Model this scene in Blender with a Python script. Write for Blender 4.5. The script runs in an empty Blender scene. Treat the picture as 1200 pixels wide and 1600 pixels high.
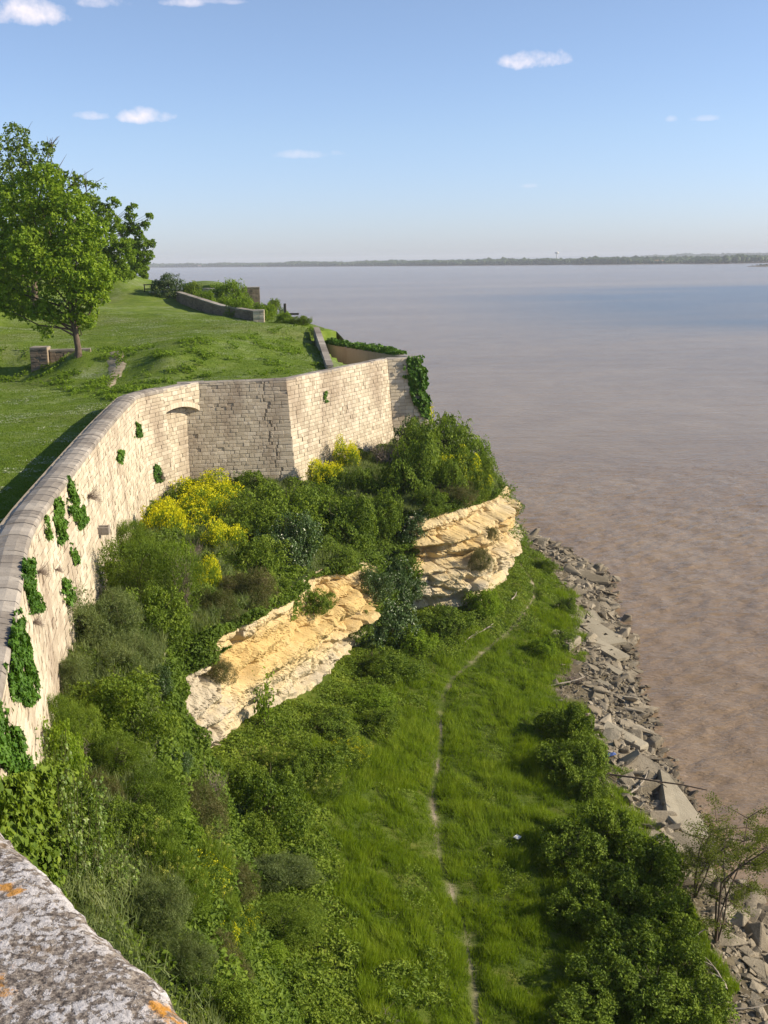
import bpy, bmesh, math, random
import numpy as np
from mathutils import Matrix, Vector
from mathutils.bvhtree import BVHTree

rng = np.random.default_rng(7)
random.seed(7)
SC = bpy.context.scene
COL = SC.collection
R = math.radians
V = Vector

# ------------------------------------------------------------------ camera
CAM_Z = 27.0
F = 1755.0                      # focal length in photo pixels (1200 x 1600)
PITCH, ROLL = 12.7, -1.0
cam = bpy.data.cameras.new('camera')
cam.sensor_fit = 'VERTICAL'; cam.sensor_height = 36.0; cam.lens = F / 1600 * 36.0
cam.clip_start = 0.05; cam.clip_end = 40000
camo = bpy.data.objects.new('camera', cam); COL.objects.link(camo)
M3 = Matrix.Rotation(R(90 - PITCH), 3, 'X') @ Matrix.Rotation(R(ROLL), 3, 'Z')
camo.matrix_world = Matrix.Translation((0, 0, CAM_Z)) @ M3.to_4x4()
SC.camera = camo
NM = np.array(M3)

# ------------------------------------------------------------------ light
SUN_EL, SUN_AZ = 27.0, -1.0     # azimuth of the sun measured from +X towards +Y
SUN = V((math.cos(R(SUN_EL)) * math.cos(R(SUN_AZ)), math.cos(R(SUN_EL)) * math.sin(R(SUN_AZ)), math.sin(R(SUN_EL))))
sl = bpy.data.lights.new('sun', 'SUN'); sl.energy = 5.0; sl.angle = R(0.5); sl.color = (1.0, 0.87, 0.66)
so = bpy.data.objects.new('sun', sl); COL.objects.link(so)
so.rotation_euler = SUN.to_track_quat('Z', 'Y').to_euler(); so.location = (60, -20, 90)
SC.view_settings.view_transform = 'Standard'; SC.view_settings.look = 'None'
SC.view_settings.gamma = 1.0; SC.view_settings.exposure = 0.55
try: SC.view_settings.use_curve_mapping = False
except Exception: pass
try:
    SC.cycles.use_denoising = True
    SC.cycles.max_bounces = 8; SC.cycles.volume_bounces = 0
    SC.cycles.transparent_max_bounces = 8
    SC.render.use_persistent_data = False
except Exception: pass

def ray(px, py):
    return NM @ np.array([(px - 600) / F, (800 - py) / F, -1.0])
def at(px, py, z):
    d = ray(px, py); t = (z - CAM_Z) / d[2]
    return np.array([d[0] * t, d[1] * t, z])
def aty(px, py, y):
    d = ray(px, py); t = y / d[1]
    return np.array([d[0] * t, y, CAM_Z + d[2] * t])
def proj(P):
    q = (np.asarray(P, float) - np.array([0, 0, CAM_Z])) @ NM
    w = np.where(-q[:, 2] > 0.01, -q[:, 2], np.nan)
    return np.stack([600 + F * q[:, 0] / w, 800 - F * q[:, 1] / w], 1)

# world: Nishita sky with a handful of small fair-weather clouds by direction
world = bpy.data.worlds.new('World'); SC.world = world; world.use_nodes = True
nt = world.node_tree; nt.nodes.clear()
def N(t, ty, **k):
    n = t.nodes.new(ty)
    for a, b in k.items(): setattr(n, a, b)
    return n
def mathn(t, op, a, b=None, c=None, clamp=False):
    n = N(t, 'ShaderNodeMath', operation=op); n.use_clamp = clamp
    for i, v in enumerate((a, b, c)):
        if v is None: continue
        if hasattr(v, 'is_linked') or hasattr(v, 'links'): t.links.new(v, n.inputs[i])
        else: n.inputs[i].default_value = v
    return n.outputs[0]
def ramp(t, fac, stops, interp='LINEAR'):
    n = N(t, 'ShaderNodeValToRGB'); n.color_ramp.interpolation = interp; e = n.color_ramp.elements
    while len(e) > 2: e.remove(e[-1])
    while len(e) < len(stops): e.new(0.5)
    for i, (p, c) in enumerate(stops):
        e[i].position = p; e[i].color = (*c, 1) if len(c) == 3 else c
    t.links.new(fac, n.inputs[0]); return n.outputs[0]
out = N(nt, 'ShaderNodeOutputWorld'); bg = N(nt, 'ShaderNodeBackground'); bg.inputs[1].default_value = 0.1
sky = N(nt, 'ShaderNodeTexSky'); sky.sky_type = 'NISHITA'; sky.sun_disc = False
sky.sun_elevation = R(SUN_EL); sky.sun_rotation = math.atan2(SUN.x, SUN.y)
sky.air_density = 1.0; sky.dust_density = 0.3; sky.ozone_density = 1.0; sky.altitude = 0
tc = N(nt, 'ShaderNodeTexCoord'); dirv = tc.outputs['Generated']
nz = N(nt, 'ShaderNodeTexNoise'); nz.inputs['Scale'].default_value = 55; nz.inputs['Detail'].default_value = 5; nz.inputs['Roughness'].default_value = 0.6
nt.links.new(dirv, nz.inputs['Vector'])
nzv = mathn(nt, 'SUBTRACT', nz.outputs[0], 0.5)
acc = None
for (px, py, w, h, s) in [(833, 97, 52, 17, 1.0), (228, 184, 38, 15, .9), (138, 182, 26, 9, .6), (48, 24, 62, 24, .95), (30, 6, 30, 14, .6),
                          (155, 4, 44, 14, .8), (288, 4, 36, 11, .7), (345, 2, 40, 8, .5), (472, 243, 40, 9, .4), (826, 291, 18, 5, .3),
                          (1047, 187, 10, 6, .3), (1098, 186, 22, 6, .3), (530, 240, 16, 6, .22)]:
    d = V(ray(px, py)).normalized(); r_ = V((d.y, -d.x, 0)).normalized(); u_ = r_.cross(d)
    def dot(vec, sc_):
        n = N(nt, 'ShaderNodeVectorMath', operation='DOT_PRODUCT'); nt.links.new(dirv, n.inputs[0])
        n.inputs[1].default_value = vec * sc_; return n.outputs['Value']
    a = dot(r_, F / w); b = dot(u_, F / h)
    cu = d.dot(r_) * F / w; cv = d.dot(u_) * F / h
    a = mathn(nt, 'SUBTRACT', a, cu); b = mathn(nt, 'SUBTRACT', b, cv)
    # flatter base: squash the lower half
    bl = mathn(nt, 'MULTIPLY', mathn(nt, 'MINIMUM', b, 0.0), 0.8)
    b = mathn(nt, 'ADD', b, bl)
    r2 = mathn(nt, 'ADD', mathn(nt, 'MULTIPLY', a, a), mathn(nt, 'MULTIPLY', b, b))
    m = mathn(nt, 'SUBTRACT', 1.0, r2)
    m = mathn(nt, 'ADD', m, mathn(nt, 'MULTIPLY', nzv, 3.2))
    m = mathn(nt, 'MULTIPLY', m, 0.75 * s, clamp=True)
    m = mathn(nt, 'MINIMUM', m, s)
    fr = dot(d, 1.0); m = mathn(nt, 'MULTIPLY', m, mathn(nt, 'GREATER_THAN', fr, 0.0))
    acc = m if acc is None else mathn(nt, 'MAXIMUM', acc, m)
mixc = N(nt, 'ShaderNodeMix', data_type='RGBA'); nt.links.new(acc, mixc.inputs['Factor'])
tint = N(nt, 'ShaderNodeMix', data_type='RGBA', blend_type='MULTIPLY'); tint.inputs['Factor'].default_value = 1.0
nt.links.new(sky.outputs[0], tint.inputs['A'])
sep = N(nt, 'ShaderNodeSeparateXYZ'); nt.links.new(dirv, sep.inputs[0])
nt.links.new(ramp(nt, mathn(nt, 'MAXIMUM', sep.outputs['Z'], 0.0), [(0.0, (0.67, 0.81, 1.38)), (0.10, (0.81, 0.89, 1.20)), (0.30, (0.96, 0.93, 1.02)), (0.6, (0.92, 0.92, 0.98))]), tint.inputs['B'])
nt.links.new(tint.outputs['Result'], mixc.inputs['A']); mixc.inputs['B'].default_value = (7.4, 6.9, 7.3, 1)
nt.links.new(mixc.outputs['Result'], bg.inputs[0]); nt.links.new(bg.outputs[0], out.inputs[0])

# ------------------------------------------------------------------ helpers
def tag(o, label=None, cat=None, group=None, kind=None):
    if label: o['label'] = label
    if cat: o['category'] = cat
    if group: o['group'] = group
    if kind: o['kind'] = kind
    return o
def link(name, me, parent=None, mat=None):
    o = bpy.data.objects.new(name, me); COL.objects.link(o)
    if parent is not None: o.parent = parent
    if mat is not None and me is not None:
        me.materials.clear(); me.materials.append(mat)
    return o
def empty(name, loc=(0, 0, 0), rz=0.0):
    o = bpy.data.objects.new(name, None); COL.objects.link(o); o.location = loc; o.rotation_euler.z = rz
    o.empty_display_size = 0.3
    return o
def mesh(name, verts, faces, tone=None, smooth=False):
    """verts (n,3); faces (m,k) array of one size, or list of such arrays"""
    verts = np.asarray(verts, np.float32)
    if isinstance(faces, np.ndarray): faces = [faces]
    faces = [f for f in faces if len(f)]
    me = bpy.data.meshes.new(name)
    me.vertices.add(len(verts)); me.vertices.foreach_set('co', verts.ravel())
    idx = np.concatenate([f.ravel() for f in faces]).astype(np.int32)
    cnt = np.concatenate([np.full(len(f), f.shape[1], np.int32) for f in faces])
    st = np.concatenate([[0], np.cumsum(cnt)[:-1]]).astype(np.int32)
    me.loops.add(len(idx)); me.loops.foreach_set('vertex_index', idx)
    me.polygons.add(len(cnt)); me.polygons.foreach_set('loop_start', st)
    try: me.polygons.foreach_set('loop_total', cnt)
    except Exception: pass
    me.polygons.foreach_set('use_smooth', np.full(len(cnt), bool(smooth)))
    if tone is not None:
        at_ = me.attributes.new('tone', 'FLOAT', 'FACE'); at_.data.foreach_set('value', np.asarray(tone, np.float32))
    me.update(calc_edges=True); me.validate()
    return me

# numpy gradient noise -------------------------------------------------
_perm = np.random.default_rng(3).permutation(256); _perm = np.concatenate([_perm, _perm, _perm])
_grad = np.random.default_rng(4).normal(size=(256, 3)); _grad /= np.linalg.norm(_grad, axis=1)[:, None]
def noise3(P):
    P = np.asarray(P, float); i = np.floor(P).astype(int); f = P - i; i &= 255
    u = f * f * f * (f * (f * 6 - 15) + 10); r = 0
    for dx in (0, 1):
        for dy in (0, 1):
            for dz in (0, 1):
                h = _perm[_perm[_perm[(i[:, 0] + dx) & 255] + ((i[:, 1] + dy) & 255)] + ((i[:, 2] + dz) & 255)]
                g = _grad[h]; d = f - np.array([dx, dy, dz])
                w = (u[:, 0] if dx else 1 - u[:, 0]) * (u[:, 1] if dy else 1 - u[:, 1]) * (u[:, 2] if dz else 1 - u[:, 2])
                r = r + w * (g * d).sum(1)
    return r * 1.6
def fbm(P, oct=4, gain=0.5):
    P = np.asarray(P, float); a = 1.0; r = 0; s = 1.0
    for k in range(oct):
        r = r + a * noise3(P * s + 17.3 * k); a *= gain; s *= 2.03
    return r
def ridged(P, oct=3):
    a = 1.0; r = 0; s = 1.0
    for k in range(oct):
        r = r + a * (1 - np.abs(noise3(P * s + 9.1 * k)) * 2); a *= 0.5; s *= 2.1
    return r

def cells(P):
    """2-D cell noise: a random value per cell and the distance to the cell border"""
    x, y = P[:, 0], P[:, 1]; ix, iy = np.floor(x).astype(int), np.floor(y).astype(int); d1 = np.full(len(P), 9.); d2 = d1.copy(); v = np.zeros(len(P))
    for dx in (-1, 0, 1):
        for dy in (-1, 0, 1):
            a, c = ix + dx, iy + dy; h = _perm[_perm[a & 255] + (c & 255)]; h2 = _perm[h + 31]; h3 = _perm[h2 + 77]
            d = np.maximum(np.abs(a + .15 + .7 * h / 255. - x), np.abs(c + .15 + .7 * h2 / 255. - y)) * .6 + .4 * np.hypot(a + .15 + .7 * h / 255. - x, c + .15 + .7 * h2 / 255. - y)
            near = d < d1; d2 = np.where(near, d1, np.minimum(d2, d)); v = np.where(near, h3 / 255., v); d1 = np.where(near, d, d1)
    return v, d2 - d1

class TPS:
    def __init__(self, P, z, lam=0.5):
        P = np.asarray(P, float); n = len(P); self.P = P
        K = self.k(P, P) + lam * np.eye(n); Q = np.hstack([np.ones((n, 1)), P])
        A = np.block([[K, Q], [Q.T, np.zeros((3, 3))]])
        s = np.linalg.solve(A, np.concatenate([z, np.zeros(3)])); self.w = s[:n]; self.a = s[n:]
    @staticmethod
    def k(A, B):
        d = np.sqrt(((A[:, None] - B[None]) ** 2).sum(2)) + 1e-9
        return d          # biharmonic-like linear kernel: well behaved outside the data
    def __call__(self, X):
        X = np.asarray(X, float); r = np.empty(len(X))
        for i in range(0, len(X), 20000):
            x = X[i:i + 20000]; r[i:i + 20000] = self.k(x, self.P) @ self.w + self.a[0] + x @ self.a[1:]
        return r
def inpoly(P, poly):
    x, y = P[:, 0], P[:, 1]; r = np.zeros(len(P), bool); n = len(poly)
    for i in range(n):
        x1, y1 = poly[i][:2]; x2, y2 = poly[(i + 1) % n][:2]
        c = ((y1 > y) != (y2 > y)) & (x < (x2 - x1) * (y - y1) / ((y2 - y1) or 1e-9) + x1)
        r ^= c
    return r
def catmull(P, n):
    P = np.asarray(P, float); m = len(P); out_ = []
    seg = np.linalg.norm(np.diff(P[:, :2], axis=0), axis=1); cum = np.concatenate([[0], np.cumsum(seg)])
    for t in np.linspace(0, cum[-1], n):
        i = min(np.searchsorted(cum, t, 'right') - 1, m - 2); u = (t - cum[i]) / seg[i]
        p0 = P[max(i - 1, 0)]; p1 = P[i]; p2 = P[i + 1]; p3 = P[min(i + 2, m - 1)]
        out_.append(0.5 * (2 * p1 + (p2 - p0) * u + (2 * p0 - 5 * p1 + 4 * p2 - p3) * u * u + (3 * p1 - 3 * p2 + p3 - p0) * u ** 3))
    return np.array(out_)
def resample(P, step):
    P = np.asarray(P, float); seg = np.linalg.norm(np.diff(P[:, :2], axis=0), axis=1); cum = np.concatenate([[0], np.cumsum(seg)])
    n = max(2, int(cum[-1] / step) + 1); t = np.linspace(0, cum[-1], n)
    return np.stack([np.interp(t, cum, P[:, k]) for k in range(P.shape[1])], 1)
def poly_dist(P, line):
    """unsigned distance and signed side (+ = left of the direction of travel) of 2-D points to a polyline"""
    P = P[:, :2]; best = np.full(len(P), 1e9); side = np.zeros(len(P))
    for a, b in zip(line[:-1], line[1:]):
        a = np.asarray(a[:2], float); b = np.asarray(b[:2], float); d = b - a; L = (d * d).sum() + 1e-12
        t = np.clip(((P - a) @ d) / L, 0, 1); q = a + t[:, None] * d; v = P - q; dd = np.linalg.norm(v, axis=1)
        s = np.sign(d[0] * (P[:, 1] - a[1]) - d[1] * (P[:, 0] - a[0])); m = dd < best - 1e-9
        best[m] = dd[m]; side[m] = s[m]
    return best, side
def tube(pts, rad, sides=5):
    pts = np.asarray(pts, float); n = len(pts); rad = np.broadcast_to(rad, (n,)); vs = []
    for i in range(n):
        t = pts[min(i + 1, n - 1)] - pts[max(i - 1, 0)]; t = t / (np.linalg.norm(t) + 1e-9)
        a = np.cross(t, [0.3, 0.2, 0.93]); a /= np.linalg.norm(a) + 1e-9; b = np.cross(t, a)
        for k in range(sides):
            an = 2 * math.pi * k / sides; vs.append(pts[i] + rad[i] * (math.cos(an) * a + math.sin(an) * b))
    fs = [[i * sides + k, i * sides + (k + 1) % sides, (i + 1) * sides + (k + 1) % sides, (i + 1) * sides + k] for i in range(n - 1) for k in range(sides)]
    return np.array(vs), np.array(fs, int)
def merge(parts):
    vs, fs, o = [], [], 0
    for v, f in parts:
        vs.append(v); fs.append(f + o); o += len(v)
    return np.concatenate(vs), np.concatenate(fs)

# ------------------------------------------------------------------ materials
def material(name):
    m = bpy.data.materials.new(name); m.use_nodes = True; t = m.node_tree; t.nodes.clear()
    o = N(t, 'ShaderNodeOutputMaterial'); b = N(t, 'ShaderNodeBsdfPrincipled'); t.links.new(b.outputs[0], o.inputs[0])
    return m, t, b, o
def noise(t, scale, detail=4, rough=0.55, vec=None, dist=0.0):
    n = N(t, 'ShaderNodeTexNoise'); n.inputs['Scale'].default_value = scale; n.inputs['Detail'].default_value = detail
    n.inputs['Roughness'].default_value = rough; n.inputs['Distortion'].default_value = dist
    if vec is None:
        g = N(t, 'ShaderNodeNewGeometry'); vec = g.outputs['Position']
    t.links.new(vec, n.inputs['Vector']); return n.outputs[0]
def pos(t, scale=(1, 1, 1), rot=(0, 0, 0)):
    g = N(t, 'ShaderNodeNewGeometry'); m = N(t, 'ShaderNodeMapping'); t.links.new(g.outputs['Position'], m.inputs['Vector'])
    m.inputs['Scale'].default_value = scale; m.inputs['Rotation'].default_value = rot; return m.outputs[0]
def mix(t, fac, a, b, blend='MIX'):
    n = N(t, 'ShaderNodeMix', data_type='RGBA', blend_type=blend)
    for s, v in (('Factor', fac), ('A', a), ('B', b)):
        if hasattr(v, 'links'): t.links.new(v, n.inputs[s])
        elif s == 'Factor': n.inputs[s].default_value = v
        else: n.inputs[s].default_value = (*v, 1) if len(v) == 3 else v
    return n.outputs['Result']
def bump(t, b, h, strength, dist=0.02):
    n = N(t, 'ShaderNodeBump'); n.inputs['Strength'].default_value = strength; n.inputs['Distance'].default_value = dist
    t.links.new(h, n.inputs['Height']); t.links.new(n.outputs[0], b.inputs['Normal'])

def leaf_material(name, cols, rough=0.6, trans=0.35, spec=0.18, big=0.6):
    """leaf colour picked per leaf (tone) and per plant (object random); thin leaves let some light through"""
    m, t, b, o = material(name)
    a = N(t, 'ShaderNodeAttribute', attribute_name='tone'); oi = N(t, 'ShaderNodeObjectInfo')
    n1 = noise(t, 0.9, 3, 0.6)
    f = mathn(t, 'ADD', mathn(t, 'MULTIPLY', a.outputs['Fac'], 0.55), mathn(t, 'MULTIPLY', oi.outputs['Random'], 0.22))
    f = mathn(t, 'ADD', f, mathn(t, 'MULTIPLY', mathn(t, 'SUBTRACT', n1, 0.4), big), clamp=True)
    c = ramp(t, f, [(i / (len(cols) - 1), q) for i, q in enumerate(cols)])
    t.links.new(c, b.inputs['Base Color']); b.inputs['Roughness'].default_value = rough
    b.inputs['Specular IOR Level'].default_value = spec
    tr = N(t, 'ShaderNodeBsdfTranslucent')
    ct = mix(t, 1.0, c, (1.0, 1.0, 0.45), 'MULTIPLY'); t.links.new(ct, tr.inputs['Color'])
    ms = N(t, 'ShaderNodeMixShader'); ms.inputs[0].default_value = trans
    t.links.new(b.outputs[0], ms.inputs[1]); t.links.new(tr.outputs[0], ms.inputs[2]); t.links.new(ms.outputs[0], o.inputs[0])
    return m
M = {}
M['leaf_mid'] = leaf_material('shrub leaves', [(0.055, 0.100, 0.012), (0.120, 0.190, 0.020), (0.205, 0.285, 0.030), (0.31, 0.37, 0.050)])
M['leaf_dark'] = leaf_material('dark ivy leaves', [(0.032, 0.070, 0.018), (0.060, 0.110, 0.024), (0.09, 0.15, 0.036), (0.15, 0.20, 0.08)], rough=0.35, trans=0.15, spec=0.4)
M['leaf_lime'] = leaf_material('lime spring leaves', [(0.10, 0.17, 0.018), (0.17, 0.27, 0.022), (0.25, 0.36, 0.03), (0.33, 0.42, 0.05)], trans=0.45)
M['leaf_tree'] = leaf_material('tree leaves', [(0.08, 0.140, 0.012), (0.16, 0.265, 0.018), (0.25, 0.36, 0.026), (0.34, 0.44, 0.04)], trans=0.4)
M['leaf_fennel'] = leaf_material('feathery grey green leaves', [(0.107, 0.156, 0.046), (0.157, 0.208, 0.072), (0.229, 0.273, 0.104), (0.315, 0.338, 0.156)], trans=0.4)
M['leaf_bramble'] = leaf_material('bramble leaves', [(0.045, 0.080, 0.010), (0.100, 0.160, 0.015), (0.185, 0.260, 0.024), (0.30, 0.36, 0.045)], rough=0.6, trans=0.25, spec=0.15)
M['leaf_mallow'] = leaf_material('broad mallow leaves', [(0.062, 0.117, 0.018), (0.117, 0.195, 0.026), (0.187, 0.260, 0.039), (0.265, 0.325, 0.065)], rough=0.4, trans=0.35, spec=0.35)
M['ivy'] = leaf_material('bright ivy leaves', [(0.033, 0.083, 0.011), (0.066, 0.154, 0.015), (0.112, 0.220, 0.022), (0.172, 0.275, 0.044)], rough=0.5, trans=0.25, spec=0.2)
M['flower'] = leaf_material('yellow petals', [(0.52, 0.50, 0.01), (0.62, 0.60, 0.012), (0.70, 0.68, 0.02), (0.75, 0.74, 0.05)], trans=0.4)
M['umbel'] = leaf_material('yellow green umbels', [(0.28, 0.32, 0.05), (0.36, 0.40, 0.07), (0.44, 0.46, 0.09), (0.52, 0.52, 0.12)], trans=0.3)
M['grass'] = leaf_material('river meadow grass', [(0.075, 0.130, 0.010), (0.150, 0.235, 0.012), (0.220, 0.310, 0.018), (0.31, 0.36, 0.045)], trans=0.4, big=0.9)
M['turf'] = leaf_material('turf blades', [(0.08, 0.14, 0.016), (0.13, 0.21, 0.022), (0.17, 0.25, 0.03), (0.24, 0.29, 0.06)], trans=0.4, big=0.6)
M['daisy'] = leaf_material('white clover heads', [(0.30, 0.34, 0.22), (0.38, 0.42, 0.28), (0.45, 0.47, 0.36), (0.52, 0.53, 0.44)], trans=0.2)

def wood_mat(name, c1, c2, s=6.0):
    m, t, b, o = material(name); n1 = noise(t, s, 5, 0.65, pos(t, (1, 1, 0.35)))
    t.links.new(ramp(t, n1, [(0.3, c1), (0.7, c2)]), b.inputs['Base Color']); b.inputs['Roughness'].default_value = 0.9
    bump(t, b, n1, 0.6, 0.03); return m
M['bark'] = wood_mat('bark', (0.06, 0.042, 0.03), (0.17, 0.12, 0.085))
M['twig'] = wood_mat('dead twigs', (0.14, 0.10, 0.08), (0.30, 0.24, 0.20), 9)
M['stem'] = wood_mat('green stems', (0.05, 0.06, 0.02), (0.11, 0.10, 0.04), 5)
M['drift'] = wood_mat('driftwood', (0.22, 0.18, 0.14), (0.42, 0.37, 0.30), 9)

def stone_mat(name, c0, c1, c2, stain, stain_amt=0.5, bumpd=0.012, wet=False):
    m, t, b, o = material(name)
    oi = N(t, 'ShaderNodeObjectInfo'); a = N(t, 'ShaderNodeAttribute', attribute_name='tone')
    f = mathn(t, 'FRACT', mathn(t, 'ADD', oi.outputs['Random'], mathn(t, 'MULTIPLY', a.outputs['Fac'], 7.77)))
    n1 = noise(t, 3.0, 5, 0.6); n2 = noise(t, 0.35, 4, 0.6, pos(t, (1, 1, 0.45))); n3 = noise(t, 26.0, 4, 0.7)
    f = mathn(t, 'ADD', mathn(t, 'MULTIPLY', f, 0.55), mathn(t, 'MULTIPLY', n1, 0.45))
    c = ramp(t, f, [(0.15, c0), (0.5, c1), (0.85, c2)])
    s1 = ramp(t, n2, [(0.46, (0, 0, 0)), (0.66, (1, 1, 1))])
    c = mix(t, mathn(t, 'MULTIPLY', s1, stain_amt), c, stain)
    n4 = noise(t, 9.0, 3, 0.7)
    pits = ramp(t, n4, [(0.60, (0, 0, 0)), (0.72, (1, 1, 1))])
    c = mix(t, mathn(t, 'MULTIPLY', pits, 0.45), c, tuple(0.45 * k for k in stain))
    if wet:
        g = N(t, 'ShaderNodeNewGeometry'); sp = N(t, 'ShaderNodeSeparateXYZ'); t.links.new(g.outputs['Position'], sp.inputs[0])
        wf = mathn(t, 'SUBTRACT', 1.0, mathn(t, 'DIVIDE', mathn(t, 'ADD', sp.outputs['Z'], mathn(t, 'MULTIPLY', n1, 0.5)), 0.75), clamp=True)
        c = mix(t, mathn(t, 'MULTIPLY', wf, 0.75), c, (0.075, 0.06, 0.042))
    t.links.new(c, b.inputs['Base Color']); b.inputs['Roughness'].default_value = 0.93; b.inputs['Specular IOR Level'].default_value = 0.2
    bump(t, b, mathn(t, 'ADD', n3, mathn(t, 'MULTIPLY', n4, 1.5)), 0.7, bumpd)
    return m
M['stone'] = stone_mat('limestone blocks', (0.37, 0.315, 0.235), (0.50, 0.435, 0.33), (0.60, 0.53, 0.42), (0.25, 0.19, 0.14), 0.72)
M['mortar'] = stone_mat('recessed mortar and core', (0.30, 0.245, 0.175), (0.37, 0.305, 0.225), (0.42, 0.355, 0.27), (0.20, 0.15, 0.105), 0.4)
M['coping'] = stone_mat('weathered grey coping stone', (0.24, 0.21, 0.18), (0.33, 0.295, 0.255), (0.42, 0.38, 0.33), (0.12, 0.10, 0.085), 0.6)
M['bank_wall'] = stone_mat('old dark wall stone', (0.20, 0.155, 0.115), (0.27, 0.21, 0.16), (0.35, 0.28, 0.21), (0.10, 0.08, 0.06), 0.6)
M['rock'] = stone_mat('grey brown shore rock', (0.17, 0.14, 0.10), (0.27, 0.23, 0.17), (0.38, 0.33, 0.25), (0.10, 0.085, 0.055), 0.6, 0.04, True)
M['slab'] = stone_mat('pale concrete slab', (0.25, 0.22, 0.165), (0.32, 0.285, 0.215), (0.39, 0.345, 0.265), (0.17, 0.145, 0.10), 0.6, 0.03, True)

def ground_mat(name, stops, scale=0.8, b2=0.03, extra=None):
    m, t, b, o = material(name); n1 = noise(t, scale, 6, 0.65); n2 = noise(t, 14, 4, 0.7)
    f = mathn(t, 'ADD', mathn(t, 'MULTIPLY', n1, 0.75), mathn(t, 'MULTIPLY', n2, 0.25))
    c = ramp(t, f, stops)
    if extra: c = extra(t, c)
    t.links.new(c, b.inputs['Base Color']); b.inputs['Roughness'].default_value = 0.95; b.inputs['Specular IOR Level'].default_value = 0.1
    bump(t, b, n2, 0.8, b2); return m
M['soil_green'] = ground_mat('soil under the plants', [(0.35, (0.022, 0.035, 0.010)), (0.5, (0.04, 0.06, 0.014)), (0.65, (0.07, 0.075, 0.03))])
def lawn_extra(t, c):
    n1 = noise(t, 0.33, 5, 0.7, pos(t, (0.6, 1.0, 1))); n2 = noise(t, 7.0, 3, 0.7); n3 = noise(t, 0.11, 3, 0.5)
    f = mathn(t, 'MULTIPLY', ramp(t, n1, [(0.50, (0, 0, 0)), (0.68, (1, 1, 1))]), ramp(t, n2, [(0.40, (0, 0, 0)), (0.62, (1, 1, 1))]))
    c = mix(t, mathn(t, 'MULTIPLY', f, 0.75), c, (0.36, 0.38, 0.28))
    d = ramp(t, n3, [(0.53, (0, 0, 0)), (0.68, (1, 1, 1))])
    return mix(t, mathn(t, 'MULTIPLY', d, 0.35), c, (0.19, 0.18, 0.09))
M['lawn'] = ground_mat('mown turf', [(0.36, (0.085, 0.135, 0.018)), (0.5, (0.125, 0.185, 0.024)), (0.62, (0.165, 0.215, 0.040))], 0.6, 0.05, lawn_extra)
M['dirt'] = ground_mat('trodden pale earth', [(0.35, (0.20, 0.16, 0.11)), (0.5, (0.32, 0.27, 0.19)), (0.65, (0.42, 0.37, 0.28))], 2.0, 0.03)
M['gravel'] = ground_mat('muddy gravel shore', [(0.35, (0.11, 0.085, 0.055)), (0.5, (0.19, 0.155, 0.105)), (0.65, (0.29, 0.25, 0.18))], 1.6, 0.08)

def cliff_mat():
    m, t, b, o = material('ochre limestone cliff')
    a = N(t, 'ShaderNodeAttribute', attribute_name='tone')      # 0 pale grey cream ... 1 ochre
    n1 = noise(t, 0.45, 5, 0.6, pos(t, (1, 1, 1.3))); n2 = noise(t, 2.2, 6, 0.7, pos(t, (1, 1, 1.4))); n3 = noise(t, 16, 4, 0.7)
    f = mathn(t, 'ADD', mathn(t, 'MULTIPLY', n1, 0.9), mathn(t, 'MULTIPLY', n2, 0.35))
    f = mathn(t, 'ADD', f, mathn(t, 'MULTIPLY', mathn(t, 'SUBTRACT', a.outputs['Fac'], 0.5), 0.75))
    c = ramp(t, f, [(0.36, (0.46, 0.40, 0.30)), (0.50, (0.55, 0.46, 0.30)), (0.68, (0.58, 0.455, 0.25)), (0.92, (0.54, 0.39, 0.17))])
    g = ramp(t, n2, [(0.60, (0, 0, 0)), (0.78, (1, 1, 1))])
    c = mix(t, mathn(t, 'MULTIPLY', g, 0.5), c, (0.30, 0.24, 0.17))
    p = ramp(t, noise(t, 7, 3, 0.7, pos(t, (1, 1, 1.6))), [(0.60, (0, 0, 0)), (0.70, (1, 1, 1))])
    c = mix(t, mathn(t, 'MULTIPLY', p, 0.35), c, (0.28, 0.19, 0.10))
    t.links.new(c, b.inputs['Base Color']); b.inputs['Roughness'].default_value = 0.95; b.inputs['Specular IOR Level'].default_value = 0.15
    bump(t, b, mathn(t, 'ADD', mathn(t, 'MULTIPLY', n2, 2.0), n3), 0.9, 0.05); return m
M['cliff'] = cliff_mat()

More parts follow.
